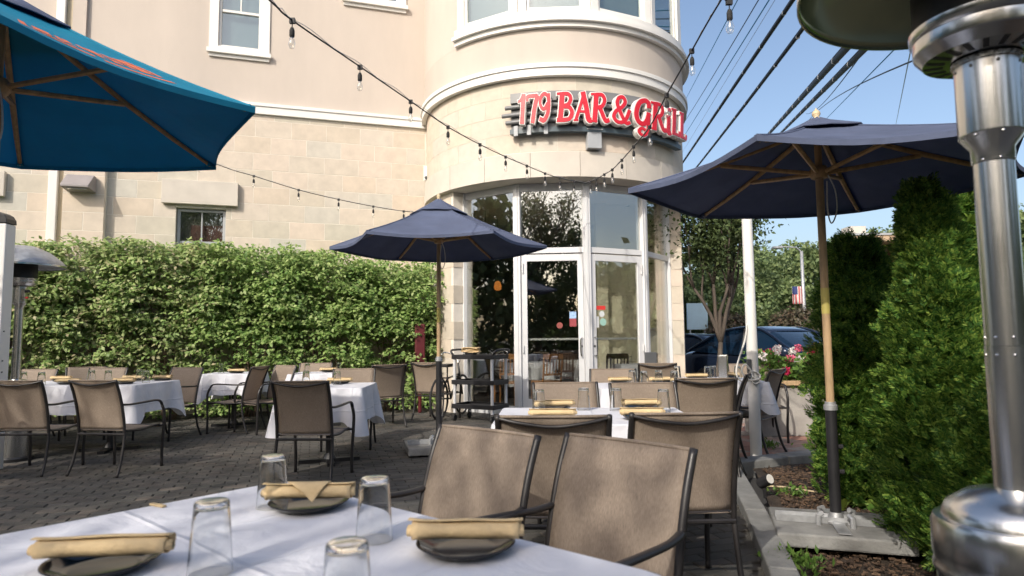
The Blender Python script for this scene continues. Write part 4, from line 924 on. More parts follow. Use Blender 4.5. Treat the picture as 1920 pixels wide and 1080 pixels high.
# ================================================================ SERVICE CART
t = thing('service_cart', 'black three shelf service cart with grey posts before the left entrance window', 'cart', (-.50, 9.86, 0), -.52)
for z in (.20, .56, .94):
    MB().box(-.36, .36, -.22, .22, z, z+.02).box(-.37, .37, -.235, -.221, z-.01, z+.055).box(-.37, .37, .221, .235, z-.01, z+.055).box(-.375, -.361, -.22, .22, z-.01, z+.055).box(.361, .375, -.22, .22, z-.01, z+.055).build('shelf', MT['black'], t, bevel=.004)
for sx in (-1, 1):
    for sy in (-1, 1):
        for a, b in ((.12, .189), (.256, .549), (.616, .929)): MB().tube([(sx*.335, sy*.20, a+.001), (sx*.335, sy*.20, b)], .024, 12).build('post', MT['frame'], t, smooth='auto')
        MB().tube([(sx*.335-.014, sy*.20, .045), (sx*.335+.014, sy*.20, .045)], .045, 16).build('caster', MT['rubber'], t, smooth='auto'); MB().box(sx*.335-.02, sx*.335+.02, sy*.2-.02, sy*.2+.02, .092, .119).build('caster_fork', MT['steel'], t)
for sx in (-1, 1): MB().tube(smoothpath([(sx*.36, -.2, .99), (sx*.40, -.2, 1.05), (sx*.42, -.1, 1.07), (sx*.42, .1, 1.07), (sx*.40, .2, 1.05), (sx*.36, .2, .99)], 4), .017, 8).build('push_handle', MT['black'], t, smooth=True)
t = thing('napkin_tray', 'black tray heaped with folded yellow napkins on top of the service cart', 'tray', (-.64, 9.92, .962), -.4)
MB().lathe([(0, 0), (.08, 0), (.10, .06), (.094, .06), (.075, .008), (0, .008)], n=4, M=Matrix.Rotation(.78, 4, 'Z')).build('tray', MT['black'], t)
for k in range(7): o = MB().box(-.14, .14, -.05, .05, 0, .011).build('napkin', MT['napkin'], t, bevel=.004, loc=(random.uniform(-.02, .02), random.uniform(-.02, .02), .062+k*.012)); o.rotation_euler = (random.gauss(0, .05), random.gauss(0, .05), random.gauss(0, .25))
# ================================================================ FOLDED BICYCLE BY THE HEDGE
t = thing('parked_bicycle', 'bicycle with pale handlebar leaning at the pier behind the brown chair', 'bicycle', (-.98, 10.25, 0), 1.25)
for x in (-.45, .45): MB().tube([(x+.31*cos(a*pi/14), 0, .33+.31*sin(a*pi/14)) for a in range(28)], .018, 6, closed=True).build('wheel', MT['rubber'], t, smooth=True)
MB().tube([(-.45, 0, .33), (-.15, 0, .62), (.30, 0, .68), (-.02, 0, .30), (-.15, 0, .62)], .016, 8).tube([(-.45, 0, .33), (-.02, 0, .3)], .012, 8).tube([(.45, 0, .33), (.28, 0, .84)], .016, 8).build('frame', MT['black'], t, smooth=True)
MB().tube(smoothpath([(.18, -.26, .98), (.26, -.22, 1.02), (.30, -.05, .96), (.28, 0, .85), (.30, .05, .96), (.26, .22, 1.02), (.18, .26, .98)], 4), .013, 8).build('handlebar', MT['steel'], t, smooth=True)
MB().box(-.27, -.03, -.06, .06, .80, .85).tube([(-.15, 0, .62), (-.15, 0, .80)], .013, 8).build('saddle', MT['black'], t, bevel=.02)
tag(MB().box(-.085, .085, -.07, .07, .80, 1.50).box(-.03, .03, -.03, .03, 0, .80).build('hose_cabinet', MT['maroon'], loc=(-1.58, 10.95, 0), rz=.2, bevel=.02), 'narrow red cabinet half hidden in the hedge beside the pier', 'cabinet')
# ================================================================ STRING LIGHTS
def bulb(t, p, s=1):
    p = Vector(p); MB().tube([p, p+Vector((0, 0, -.05*s))], .0035*s, 5).build('drop_wire', MT['wire'], t)
    so = MB().lathe([(0, 0), (.010*s, 0), (.017*s, -.02*s), (.017*s, -.055*s), (.013*s, -.062*s), (0, -.062*s)], p+Vector((0, 0, -.05*s)), 10).build('socket', MT['rubber'], t, smooth='auto')
    MB().lathe([(.011*s, 0), (.016*s, -.015*s), (.023*s, -.040*s), (.021*s, -.062*s), (.012*s, -.076*s), (0, -.079*s)], p+Vector((0, 0, -.112*s)), 12).build('bulb', MT['bulb'], so, smooth=True)
    MB().tube([p+Vector((0, 0, -.112*s)), p+Vector((0, 0, -.145*s))], .003*s, 5).build('filament_stem', MT['rope'], so)
    MB().cbox(p+Vector((0, 0, -.004)), (.035*s, .02*s, .035*s)).build('clip', MT['wire'], t)
def string(label, ctrl, bulbs, name='string_lights'):     # ctrl: pixel + depth control points; bulbs: indices as parameter
    t = thing(name, label, 'string lights', (0, 0, 0)); pts = smoothpath([at(*c) for c in ctrl], 10)
    MB().tube(pts, .006, 6).build('cable', MT['wire'], t, smooth=True)
    MB().tube([p+Vector((.004, 0, .012+.01*sin(i*.9))) for i, p in enumerate(pts)], .0022, 4).build('support_wire', MT['galv'], t)
    for px in bulbs:
        best = min(pts, key=lambda q: abs(proj(q)[0]-px)); bulb(t, best)
    return t
string('string of clear bulbs running from the top left down to the post between the doors', [(300, -180, 2.9), (505, 0, 3.7), (548, 38, 3.95), (675, 125, 4.7), (770, 190, 5.6), (840, 238, 6.4), (900, 271, 7.1), (948, 294, 7.9), (988, 311, 8.6), (1022, 325, 9.2), (1050, 334, 9.5), (1098, 344, 9.82)], [548, 675, 770, 840, 900, 948, 988, 1022, 1050, 1076])
string('string of clear bulbs climbing from the post between the doors to the top right', [(1098, 344, 9.82), (1118, 336, 9.5), (1133, 327, 9.1), (1148, 318, 8.6), (1166, 300, 7.9), (1188, 275, 7.1), (1218, 238, 6.2), (1250, 178, 5.3), (1297, 95, 4.6), (1325, 45, 4.3), (1352, 0, 4.1), (1420, -110, 3.8)], [1106, 1118, 1133, 1148, 1166, 1188, 1218, 1250, 1297])
string('short string with one bulb hanging free against the sky at the top', [(1330, -60, 3.4), (1367, 2, 3.45), (1420, -70, 3.5)], [1367])
string('faint string of bulbs along the stone wall from the blue umbrella to the middle umbrella', [(200, 270, 8.8), (375, 300, 9.4), (440, 320, 9.6), (476, 330, 9.7), (560, 356, 9.9), (635, 374, 10.1), (700, 387, 10.3), (757, 396, 10.4), (800, 399, 10.5)], [375, 476, 560, 635, 700, 757])
# ================================================================ OVERHEAD LINES
def line(label, a, b, r, mat, wrap=False, sagm=.0):
    A = at(a[0], a[1], 13); Bp = at(b[0], b[1], 34); d = Bp-A; A2 = A-d*.35; B2 = Bp+d*.8
    pts = [A2+(B2-A2)*(i/24)+Vector((0, 0, -sagm*4*(i/24)*(1-i/24)+sagm*.9)) for i in range(25)]
    o = MB().tube(pts, r, 6).build('overhead_cable', MT[mat], None, smooth=True); tag(o, label, 'overhead cable', 'overhead utility cables')
    if wrap:
        mb = MB(); L = (B2-A2).length; n = int(L/2.4)
        for i in range(n): q = A2+(B2-A2)*((i+.5)/n); dd = (B2-A2).normalized(); mb.tube([q-dd*.03, q+dd*.03], r*1.15, 6)
        mb.build('cable_tie', MT['galv'], o, kind='stuff'); MB().tube([p+Vector((0, 0, r*1.6)) for p in pts], .012, 5).build('messenger_wire', MT['wire'], o)
line('thin blue cable nearest to the tower edge', (1388, -10), (1290, 178), .012, 'bwire')
line('thin black cable beside the leftmost blue cable', (1428, -5), (1294, 212), .012, 'wire', sagm=.15)
line('second thin blue cable from the tower', (1442, 0), (1294, 237), .014, 'bwire')
line('faint thin grey cable left of the thick black bundle', (1456, -5), (1298, 255), .006, 'galv')
line('thick black cable bundle nearest to the tower', (1492, -8), (1293, 286), .05, 'wire', True)
line('thick reddish black cable bundle, second from the tower', (1517, 42), (1325, 290), .045, 'wire', True, .1)
line('thickest black cable bundle leaving the heater hood', (1574, 105), (1450, 242), .075, 'wire', True)
line('thick black cable right of the thickest bundle', (1602, 112), (1474, 240), .06, 'wire', True)
line('thin curved black cable below the heater hood', (1618, 115), (1530, 205), .014, 'wire', sagm=.5)
line('sagging thin black cable at the right end of the cables', (1664, 115), (1532, 210), .016, 'wire', sagm=-.6)
line('blue cable at the right end of the cables', (1654, 116), (1550, 222), .014, 'bwire')
line('pale green guy wire right of all cables', (1704, 112), (1682, 222), .012, 'gwire')
# ================================================================ HEDGE
def shrub(s0, s1, label, seed, mat='hedge', top=2.9, low=.85, n=600):
    # s0..s1 along the stone wall (wall coordinates), 0.25..1.35 m in front of it
    rd = np.random.default_rng(seed); d = Vector((cos(WA), sin(WA), 0)); nv = Vector((sin(WA), -cos(WA), 0))
    base = Vector(J)+d*((s0+s1)/2)+nv*.75; t = thing('hedge_shrub', label, 'shrub', base, WA, 'shrubs of the hedge'); w_ = (s1-s0)
    mb = MB()
    for k in range(9):
        x = rd.uniform(-.12, .12); y = rd.uniform(-.1, .1); ex = rd.uniform(-.5, .5)*w_; ey = rd.uniform(-.35, .3); h = rd.uniform(1.4, 2.5)
        mb.tube(smoothpath([(x, y, 0), (x+ex*.25, y+ey*.2, h*.3), (x+ex*.6, y+ey*.6, h*.65), (ex, ey, h)], 4), [.022-.0013*i for i in range(13)], 6)
        for q in range(3): a = rd.uniform(0, 6.3); z = h*rd.uniform(.35, .8); p = Vector((x+ex*.5, y+ey*.5, z)); mb.tube([p, p+Vector((cos(a)*.3, sin(a)*.25, .22))], [.009, .004], 5)
    mb.build('stems', MT['twig'], t, smooth=True)
    C = []
    while len(C) < n:
        x, y, z = rd.uniform(-w_/2-.15, w_/2+.15), rd.uniform(-.55, .62), rd.uniform(.12, top)
        if y > .1 and rd.random() < .75 and z < top-.35: continue
        if z < low+.5:
            keep = (.06 + .40*(.5+.5*sin(x*5.2+seed*1.7))) if z < low else .42
            if y > -.2: keep *= .5
            if rd.random() > keep: continue
        if z > top-.25 and rd.random() < .35+.3*sin(x*4+seed): continue
        y2 = y-.10*sin(x*3+seed)-.08*sin(z*6+x*5); C.append((x, y2, z))
    C = np.array(C); m_ = 22; base_ = np.repeat(C, m_, 0); N_ = len(base_)
    ang = rd.uniform(0, 2*pi, N_); rad = rd.uniform(.01, .135, N_)
    tilt = np.repeat(rd.normal(0, .25, (len(C), 2)), m_, 0)
    P = base_.copy(); P[:, 0] += np.cos(ang)*rad*1.15; P[:, 1] += np.sin(ang)*rad; P[:, 2] += tilt[:, 0]*np.cos(ang)*rad-.15*rad+rd.normal(0, .022, N_)-.3*np.clip(-np.sin(ang), 0, 1)*rad
    D = np.stack([np.cos(ang), np.sin(ang), -.25+rd.normal(0, .3, N_)], 1)+rd.normal(0, .45, (N_, 3)); N = np.stack([-.3+rd.normal(0, .35, N_), -.75+rd.normal(0, .35, N_), .9*np.ones(N_)], 1)
    leafmesh('foliage', P, D, N, .076*(.6+.75*rd.random(N_)), .049, MT[mat], t)
names = ['leafy shrub at the left end of the hedge behind the white mast', 'leafy shrub left of centre in the hedge below the wall lamp', 'reddish topped shrub of the hedge just left of the low window',
         'leafy shrub of the hedge under the low window', 'leafy shrub of the hedge right of the low window', 'leafy shrub of the hedge behind the small back table', 'leafy shrub at the right end of the hedge beside the entrance pier']
ss = [-8.4, -7.15, -5.95, -4.8, -3.6, -2.45, -1.3, -.12]
for i in range(7): shrub(ss[i], ss[i+1], names[i], 20+i, 'hedge' if i < 4 else 'hedge2', top=(2.78, 2.80, 2.84, 2.84, 2.82, 2.78, 2.60)[i])
# low plants at the foot of the hedge
# ================================================================ EVERGREENS
def cedar(label, x, y, h, r, seed, n=5000, shape=.5, ls=.056, lean=0):
    rd = np.random.default_rng(seed); t = thing('arborvitae', label, 'evergreen', (x, y, 0), 0, 'arborvitae evergreens')
    MB().tube([(0, 0, -.05), (.01, 0, h*.5), (0, 0, h*.93)], [.05, .03, .008], 8).build('trunk', MT['bark'], t, smooth=True)
    n = int(n*1.5); m_ = 13; nc = n//m_; z = h*(.02+.96*rd.random(nc)**.92); f = z/h; a = rd.uniform(0, 2*pi, nc)
    prof = r*np.minimum(1, (1-f)**shape*1.25)*(.82+.18*np.minimum(1, f*6))
    lump = 1+.13*np.sin(a*3+z*4+seed)+.09*np.sin(a*7-z*7+seed*2)+rd.normal(0, .11, nc)+.10*np.sin(z*15+a*2+seed)
    R = prof*lump*(1-.35*rd.random(nc)**2.6)
    C = np.stack([np.cos(a)*R+lean*f*f, np.sin(a)*R, z], 1); out = np.stack([np.cos(a), np.sin(a), .8+.7*f+rd.normal(0, .2, nc)], 1)+rd.normal(0, .2, (nc, 3)); out /= np.linalg.norm(out, axis=1, keepdims=True)
    side = np.cross(out, np.stack([-np.sin(a), np.cos(a), rd.normal(0, .6, nc)], 1)+rd.normal(0, .4, (nc, 3))); side = np.cross(side, out); side /= np.linalg.norm(side, axis=1, keepdims=True)
    up = np.cross(out, side); sc = (.6+.7*rd.random(nc))
    C = np.repeat(C, m_, 0); O = np.repeat(out, m_, 0); S0 = np.repeat(side, m_, 0); U = np.repeat(up, m_, 0); sc = np.repeat(sc, m_); n = len(C)
    q = rd.uniform(-1, 1, n); k = rd.random(n)
    C = C+S0*(q*.055*sc)[:, None]+O*((k-.45)*.10*sc*(1-.5*abs(q)))[:, None]+U*rd.normal(0, .012, (n, 1))
    out = O+S0*(q*.75)[:, None]+rd.normal(0, .16, (n, 3)); out /= np.linalg.norm(out, axis=1, keepdims=True)
    S = np.cross(np.cross(out, S0+rd.normal(0, .25, (n, 3))), out); S /= np.linalg.norm(S, axis=1, keepdims=True)+1e-9; NN = np.cross(out, S)
    Ps, Ds, Ns, Ls = [], [], [], []; L0 = ls*(.6+.7*rd.random(n))[:, None]
    for al, sd, ln in [(0.0, 0, .42), (.18, 1, .5), (.18, -1, .5), (.38, 1, .46), (.38, -1, .46), (.58, 1, .38), (.58, -1, .38), (.75, .35, .36), (.78, -.35, .34)]:
        Ps.append(C+out*L0*al); Ds.append(out*(.75 if sd else 1)+S*sd*.75); Ns.append(NN+rd.normal(0, .15, (n, 3))); Ls.append((L0*ln*1.15)[:, 0])
    leafmesh('foliage', np.concatenate(Ps), np.concatenate(Ds), np.concatenate(Ns), np.concatenate(Ls), .0095, MT['cedar'], t, fold=.2)
    n2 = 1800; z = h*.93*rd.random(n2); f = z/h; a = rd.uniform(0, 2*pi, n2); R = r*np.minimum(1, (1-f)**shape*1.2)*.60*rd.random(n2)**.4
    leafmesh('inner_foliage', np.stack([np.cos(a)*R+lean*f*f, np.sin(a)*R, z], 1), unit(n2), unit(n2), .15, .07, MT['cedar'], t)
    return t
cedar('narrow dark arborvitae left of the big bushy evergreen', 2.58, 4.80, 1.96, .29, 1, 10000, .36)
cedar('big bushy arborvitae right of the umbrella pole', 2.47, 3.56, 2.07, .365, 2, 16000, .80, lean=-.17)
cedar('low bright green arborvitae bulging out left of the heater tank', 2.44, 3.08, 1.02, .32, 5, 9500, .42)
cedar('tall pointed arborvitae behind the big bushy one', 3.4, 4.7, 2.5, .40, 3, 7000, .75)
cedar('dark arborvitae hidden behind the large patio heater', 3.2, 3.75, 1.65, .46, 4, 7000, .4)
cedar('evergreen at the right picture edge behind the large heater', 3.35, 2.95, 1.35, .5, 6, 5500, .4)
cedar('evergreen far right beyond the heater at the picture edge', 5.5, 5.6, 1.7, .6, 8, 4500, .45)
# ================================================================ FLOWER BOX
t = thing('flower_box', 'wooden flower box of pink, red and white geraniums beside the parked cars', 'flower box', (3.75, 8.2, 0))
MB().box(-.75, .85, -.22, .22, 0, .62).build('box', MT['concrete'], t, bevel=.01); MB().box(-.8, .9, -.27, .27, .621, .68).build('rim', MT['polelight'], t, bevel=.006)
n = 2600; P = RNG.uniform((-.72, -.3, .62), (.85, .28, .98), (n, 3)); P[:, 2] += .05*np.sin(P[:, 0]*7); D = unit(n); D[:, 2] = abs(D[:, 2])
N = unit(n); N[:, 2] += 1; leafmesh('leaves', P, D, N, .07, .055, MT['flowerleaf'], t)
cols = ['pink', 'mag', 'wpet', 'pink', 'ypet', 'pink', 'mag', 'wpet', 'pink']
for k in range(30):
    x = random.uniform(-.68, .82); y = random.uniform(-.3, .1); z = random.uniform(.88, 1.10) if k % 4 else random.uniform(.78, .9); n = 46; P = np.array([[x, y, z]])+unit(n)*.042; D = unit(n); 
    leafmesh('flower', P, D, unit(n), .034, .03, MT['mag' if k == 0 else cols[k % 9]], t)
# ================================================================ STREET TREES AND FAR TREES
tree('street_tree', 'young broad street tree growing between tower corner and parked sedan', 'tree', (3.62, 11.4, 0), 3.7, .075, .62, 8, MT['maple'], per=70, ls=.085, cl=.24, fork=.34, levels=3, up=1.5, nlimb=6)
fars = [(7.2, 24, 4.6, 'tree behind the parked sedan, left one of the far row'), (10.3, 30, 5.4, 'full green tree in the far row behind the white pole'), (15.2, 33, 6.6, 'full tree behind the street lamp with the flag'), (20, 34, 7.0, 'far tree between the two evergreens'), (26.5, 36, 8.5, 'far tree left of the large heater post'), (33, 36, 10.5, 'far tree right of the large heater post'), (28, 28, 9.0, 'far tree at the right picture edge'), (16.8, 44, 8.0, 'tall pale tree behind the far row'), (5.5, 34, 5.6, 'low tree beside the tower in the far row')]
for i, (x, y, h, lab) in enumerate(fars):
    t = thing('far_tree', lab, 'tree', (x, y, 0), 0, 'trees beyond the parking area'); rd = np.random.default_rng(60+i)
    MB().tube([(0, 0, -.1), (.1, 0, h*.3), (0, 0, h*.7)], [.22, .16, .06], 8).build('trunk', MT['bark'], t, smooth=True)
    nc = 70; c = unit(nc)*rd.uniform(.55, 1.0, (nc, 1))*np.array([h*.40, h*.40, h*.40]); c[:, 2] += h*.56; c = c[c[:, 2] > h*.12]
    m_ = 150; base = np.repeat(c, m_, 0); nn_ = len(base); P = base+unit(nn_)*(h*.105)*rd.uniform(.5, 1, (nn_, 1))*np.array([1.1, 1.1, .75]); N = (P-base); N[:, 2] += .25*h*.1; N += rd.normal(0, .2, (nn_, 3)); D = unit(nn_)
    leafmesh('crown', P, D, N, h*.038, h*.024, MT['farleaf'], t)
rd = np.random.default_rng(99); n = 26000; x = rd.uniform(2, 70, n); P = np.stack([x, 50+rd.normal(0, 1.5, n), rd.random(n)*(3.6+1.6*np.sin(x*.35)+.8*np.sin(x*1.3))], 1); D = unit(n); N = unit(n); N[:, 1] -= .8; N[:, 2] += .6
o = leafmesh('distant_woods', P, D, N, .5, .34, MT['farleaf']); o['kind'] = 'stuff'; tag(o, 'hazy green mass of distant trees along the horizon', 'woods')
for k, (x, y, r, lab) in enumerate(((9.4, 21, .9, 'dry reddish bush behind the parked sedan'), (7.4, 21.5, .8, 'grey brown bush behind the white pole'), (11.4, 22, 1.0, 'low green bush behind the sedan windscreen'))):
    n = 2600; P = unit(n)*rd.uniform(.7, 1, (n, 1))*np.array([r*1.2, r, r*.9])+np.array([x, y, r*1.0+.5]); o = leafmesh('bush', P, unit(n), P-np.array([x, y, .8]), .13, .08, (MT['mixbush'], MT['mixbush'], MT['farleaf'])[k]); tag(o, lab, 'bush', 'bushes behind the cars')
# shade trees behind the camera: they throw the dappled light and show in the glass
SH = [(-8.1, -1.3, 8.6, 41, 'tall shade tree reflected in the left entrance glass'), (-4.3, -6.1, 7.1, 42, 'broad shade tree reflected in the left door'), (-13.5, -3.0, 6.6, 43, 'shade tree far to the left of the patio'), (-3.8, -13, 9.2, 44, 'shade tree reflected above the left door'), (3.0, -9.6, 5.6, 45, 'smaller shade tree far behind the patio')]
shade_proto = None
for i, (x, y, h, sd_, lab) in enumerate(SH):
    s = h/8.6
    if shade_proto is None:
        shade_proto = tree('shade_tree', lab, 'tree', (x, y, 0), 8.6, .2, .95, sd_, MT['maple'], per=44, ls=.15, cl=.26, keep=.34, group='shade trees behind the patio', fork=.33, levels=4, up=.55, nlimb=6)
    else:
        o = dup(shade_proto, (x, y, 0), i*1.3, lab); o.scale = (s, s, s)
shade_proto.scale = (.82, .82, .80)
for i, (x, y, h, lab) in enumerate([(-2.9, -14, 8.2, 'dense green tree reflected in the left door'), (-8.5, -15, 9, 'dense green tree reflected in the left side window'), (3, -17, 7.2, 'dense round tree across the street behind the patio'), (-14, -12, 9, 'dense tree beyond the left end of the patio'), (10, -12, 8, 'dense tree right behind the patio')]):
    t = thing('dense_tree', lab, 'tree', (x, y, 0), 0, 'dense trees behind the patio'); rd = np.random.default_rng(160+i)
    MB().tube([(0, 0, -.1), (.1, 0, h*.3), (0, 0, h*.7)], [.22, .16, .06], 8).build('trunk', MT['bark'], t, smooth=True)
    c = unit(80)*rd.uniform(.5, 1.0, (80, 1))*np.array([h*.40, h*.40, h*.46]); c[:, 2] += h*.54
    base = np.repeat(c, 110, 0); nn_ = len(base); P = base+unit(nn_)*(h*.10)*rd.uniform(.4, 1, (nn_, 1)); N = (P-base)+rd.normal(0, .2, (nn_, 3)); N[:, 2] += .2
    leafmesh('crown', P, unit(nn_), N, .26, .17, MT['maple'], t)
n = 16000; x = RNG.uniform(-45, 45, n); P = np.stack([x, -26+RNG.normal(0, 1, n), RNG.random(n)*(3.5+1.5*np.sin(x*.3))], 1); N = unit(n); N[:, 1] += .6
o = leafmesh('tree_belt', P, unit(n), N, .6, .4, MT['maple']); o['kind'] = 'stuff'; tag(o, 'belt of trees across the road behind the patio', 'woods')
for x0, x1, y0, y1, lab in ((-21, -21, -22, 9, 'belt of trees beyond the left end of the patio'), (24, 24, -24, 7, 'belt of trees along the street to the right behind the camera')):
    n = 14000; y = RNG.uniform(y0, y1, n); P = np.stack([x0+RNG.normal(0, 1, n), y, RNG.random(n)**.8*(6.2+1.8*np.sin(y*.5)+.8*np.sin(y*1.9))], 1); N = unit(n); N[:, 0] -= np.sign(x0)*.6
    o = leafmesh('tree_belt', P, unit(n), N, .55, .38, MT['maple']); o['kind'] = 'stuff'; tag(o, lab, 'woods')
# ================================================================ CARS
def car(label, x, y, rz, paint, L=4.7, W=.93, H=1.44, name='parked_car', zg=-.095):
    t = thing(name, label, 'car', (x, y, zg), rz, 'cars parked beside the patio')
    # stations along x from the nose (+) to the tail (-): half width, sill z, belt z, crown z
    st = [(L*.5, .60, .32, .52, .56), (L*.485, .74, .22, .62, .68), (L*.45, .84, .19, .68, .76), (L*.38, .90, .18, .74, .83), (L*.27, .92, .18, .82, .92), (L*.17, .93, .18, .88, .98), (0, .93, .18, .92, .98), (-L*.17, .93, .18, .94, 1.0), (-L*.30, .92, .18, .97, 1.04), (-L*.40, .90, .2, .98, 1.06), (-L*.46, .84, .24, .95, 1.03), (-L*.49, .74, .3, .86, .92), (-L*.5, .60, .38, .74, .8)]
    vs = []; K = 12
    for (sx, w_, zs, zb, zc) in st:
        half = [(w_*.80, zs), (w_*.97, zs+.06), (w_*1.0, (zs+zb)*.5), (w_*.985, zb-.10), (w_*.93, zb), (w_*.5, zc)]
        for yy, zz in half: vs.append((sx, yy, zz))
        for yy, zz in half[::-1]: vs.append((sx, -yy, zz))
    fs = []
    for i in range(len(st)-1):
        for k in range(K): k2 = (k+1) % K; fs.append((i*K+k, i*K+k2, (i+1)*K+k2, (i+1)*K+k))
    fs += [tuple(range(K-1, -1, -1)), tuple(range((len(st)-1)*K, len(st)*K))]
    MB().add(vs, fs).build('body', MT[paint], t, smooth=True, sub=1)
    gh = [(L*.20, .80, .90, .905), (L*.10, .74, .92, 1.16), (L*.03, .68, .93, 1.34), (-L*.05, .64, .94, H-.03), (-L*.16, .62, .96, H-.02), (-L*.26, .62, .98, H-.12), (-L*.34, .66, 1.0, 1.20), (-L*.41, .72, 1.02, 1.03)]
    vs = []; K = 6
    for sx, wt, zb, zt in gh:
        wb_ = .84 if sx < L*.19 else .82; tw_ = wb_-(wb_-wt)*((zt-zb)/(H-.95))
        vs += [(sx, wb_, zb-.02), (sx, tw_, zt-.03), (sx, tw_*.7, zt), (sx, -tw_*.7, zt), (sx, -tw_, zt-.03), (sx, -wb_, zb-.02)]
    fs = []
    for i in range(len(gh)-1):
        for k in range(K-1): fs.append((i*K+k, i*K+k+1, (i+1)*K+k+1, (i+1)*K+k))
    MB().add(vs, fs).build('windows', MT['carglass'], t, smooth=True)
    rf = MB()
    def roofp(u, v):
        k = 2.3+v*2.9; i = int(k); f = k-i; a, b = gh[i], gh[min(i+1, 7)]; sx = a[0]*(1-f)+b[0]*f; w_ = (a[1]*(1-f)+b[1]*f)-.02; z = a[3]*(1-f)+b[3]*f
        return (sx, (u*2-1)*w_, z+.012-.035*abs(u*2-1)**4)
    rf.grid(roofp, 10, 8, flip=True).build('roof', MT[paint], t, smooth=True, solid=.012)
    for s in (-1, 1):
        pil = [(gx, s*((.84-(.84-wt)*((zt-zb)/(H-.95)))+.004), zt-.025) for gx, wt, zb, zt in gh]
        MB().tube(smoothpath(pil, 4), .028, 6).build('roof_rail', MT[paint], t, smooth=True)
        MB().tube([(-L*.10, s*.835, .95), (-L*.11, s*.66, H-.06)], .03, 6).build('pillar', MT['black'], t)
        MB().lathe([(0, -.05), (.05, -.05), (.095, -.02), (.1, .03), (.05, .06), (0, .06)], (0, 0, 0), 12, Matrix.Translation((L*.135, s*1.0, 1.0)) @ Matrix.Rotation(pi/2, 4, 'X')).build('mirror', MT[paint], t, smooth=True)
        MB().grid(lambda u, v: (L*.485-.30*u, s*(.56+.27*u), .56+.10*v+.03*u), 6, 3).build('headlight', MT['lens'], t, solid=.05)
        MB().tube([(-L*.05, s*.925, .82), (-L*.05-.2, s*.925, .83)], .012, 6).build('door_handle', MT[paint], t)
        for wx in (L*.31, -L*.29):
            wh = MB().lathe([(.20, -.10), (.30, -.11), (.335, -.08), (.335, .08), (.30, .11), (.20, .10)], (0, 0, 0), 28, Matrix.Translation((wx, s*.84, .33)) @ Matrix.Rotation(pi/2, 4, 'X')).build('wheel', MT['rubber'], t, smooth='auto')
            rim = MB().lathe([(0, .02), (.05, .03), (.19, .0), (.205, .04), (.21, .0)], (0, 0, 0), 24, Matrix.Translation((wx, s*(.84+.06), .33)) @ Matrix.Rotation(-s*pi/2, 4, 'X')); rim.build('rim', MT['galv'], wh, smooth='auto')
    MB().box(L*.49, L*.505, -.42, .42, .26, .38).build('grille', MT['black'], t, bevel=.01)
    return t
car('dark navy sedan parked beyond the flower box, facing us', 5.42, 12.5, R_(-62), 'carblue', H=1.50, zg=-.06)
car('dark car parked left of the navy sedan, half hidden by the tower', 5.35, 17.0, R_(-60), 'cardark')
car('grey car behind the right side of the navy sedan', 9.6, 18.5, R_(-75), 'carsilver')
car('silver car far right behind the evergreens', 13.0, 19.5, R_(-80), 'carsilver')
# ================================================================ STREET FURNITURE AND FAR BUILDINGS
def flag(t, w_, h, x, z, y=0):
    f = MB().grid(lambda u, v: (x+w_*u, y+.03*sin(u*7), z-h*v), 8, 8).build('flag', MT['flagwhite'], t, solid=.01, smooth=True)
    for k in range(4): MB().grid(lambda u, v: (x+w_*(k*2+.08+.84*u)/7, y-.012+.03*sin((k*2+u)/7*7), z-h*(v if k > 1 else .45+.55*v)), 2, 6).build('stripe', MT['flagred'], f, solid=.004)
    MB().grid(lambda u, v: (x+w_*(u*.5), y-.016+.03*sin(u*3.5), z-h*.45*v), 3, 3).build('canton', MT['flagblue'], f, solid=.004)
t = thing('street_lamp', 'slim street lamp pole carrying a striped flag left of the narrow evergreen', 'street lamp', (12.0, 26.3, 0))
MB().tube([(0, 0, -.1), (0, 0, 4.75)], [.09, .06], 12).build('pole', MT['galv'], t, smooth=True); MB().tube([(0, 0, 4.7), (-.2, 0, 4.9), (-.9, 0, 4.95)], .03, 8).build('arm', MT['galv'], t); MB().box(-1.2, -.8, -.1, .1, 4.86, 4.95).build('lamp_head', MT['galv'], t, bevel=.02)
flag(t, .42, .72, -.46, 3.28)
t = thing('banner_pole', 'thin pole with a faded flag seen through the branches of the street tree', 'flagpole', (8.0, 24.5, 0))
MB().tube([(0, 0, -.1), (0, 0, 2.9)], .05, 10).build('pole', MT['galv'], t, smooth=True); flag(t, .4, .75, -.42, 2.75)
t = thing('roadside_sign', 'pale blue rectangular sign beside the tower corner', 'sign', (6.35, 22.0, 0)); MB().box(-.35, .35, -.05, .05, 1.5, 2.4).build('panel', MT['skyblue'], t); MB().tube([(-.25, 0, -.1), (-.25, 0, 1.5)], .03, 8).build('post', MT['galv'], t); MB().tube([(.25, 0, -.1), (.25, 0, 1.5)], .03, 8).build('post', MT['galv'], t)
t = thing('canopy_building', 'low building with tan flat roof overhang and brick pier above the evergreens', 'building', (17.9, 31.5, 0))
MB().box(-1.5, 1.5, -1.0, 1.0, 5.75, 6.05).build('roof', MT['tan'], t, bevel=.03); MB().box(-1.55, 1.55, -1.05, 1.05, 6.051, 6.15).build('roof_edge', MT['grey'], t)
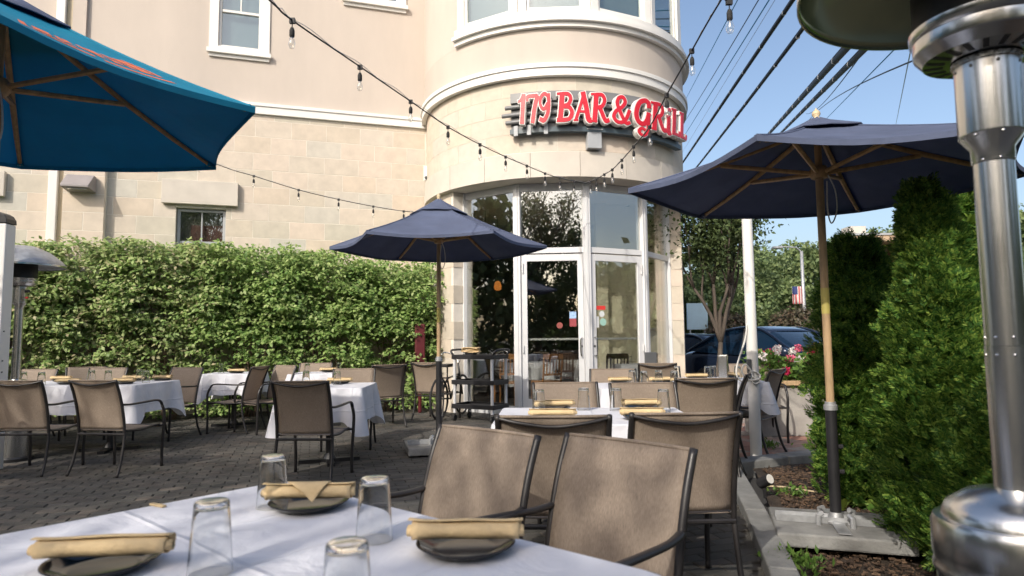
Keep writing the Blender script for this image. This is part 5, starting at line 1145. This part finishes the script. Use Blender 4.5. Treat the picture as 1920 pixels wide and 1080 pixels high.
MB().box(-1.3, -1.0, -.3, .3, 0, 5.749).build('pier', MT['brick'], t); MB().box(.9, 1.2, -.3, .3, 0, 5.749).build('pier', MT['brick'], t); MB().box(-1.2, 1.2, .6, .8, 0, 5.749).build('wall', MT['tan'], t); MB().box(-1.3, -.5, -.4, .4, 6.151, 6.6).build('roof_unit', MT['lime'], t)
# low building opposite the restaurant (only seen in the glass)
# ================================================================ DINING ROOM
def wooden_chair(x, y, rz, mat, label):
    t = thing('wooden_chair', label, 'chair', (x, y, 0), rz, 'wooden chairs in the dining room')
    MB().box(-.21, .21, -.2, .22, .43, .46).build('seat', mat, t, bevel=.008)
    for sx in (-1, 1):
        MB().tube([(sx*.19, -.19, 0), (sx*.19, -.19, .45), (sx*.195, -.25, .92)], .018, 8).build('leg', mat, t); MB().tube([(sx*.19, .2, 0), (sx*.19, .2, .43)], .018, 8).build('leg', mat, t)
    MB().box(-.2, .2, -.262, -.235, .86, .95).build('top_rail', mat, t, bevel=.006); MB().box(-.19, .19, -.225, -.205, .56, .60).build('lower_rail', mat, t)
    for k in range(5): MB().tube([(-.13+k*.065, -.215, .58), (-.13+k*.065, -.248, .87)], .011, 6).build('slat', mat, t)
wooden_chair(-.10, 11.75, 2.9, MT['wchair'], 'honey coloured slat back chair inside behind the cart')
wooden_chair(.62, 11.9, .5, MT['wchair'], 'honey coloured slat back chair inside the left door')
wooden_chair(1.00, 13.0, 0, MT['dchair'], 'dark slat back chair deep inside the left door')
wooden_chair(1.82, 11.72, .2, MT['dchair'], 'dark red slat back chair inside the right door')
wooden_chair(2.52, 11.80, 2.8, MT['dchair'], 'dark chair at the back of the table inside the right door')
table(.30, 12.7, .2, .8, .8, .3, 11, 'table inside behind the left door', 'white tablecloth inside behind the left door')
table(1.35, 13.7, .2, .8, .8, .5, 12, 'table deep inside the dining room', 'white tablecloth deep inside the dining room')
table(2.15, 11.40, .1, .62, .62, .3, 13, 'table inside behind the right door', 'white tablecloth inside behind the right door')
glass(2.08, 11.4, 'upturned glass on the table inside behind the right door')
for a in (): pass
bpy.context.view_layer.update()
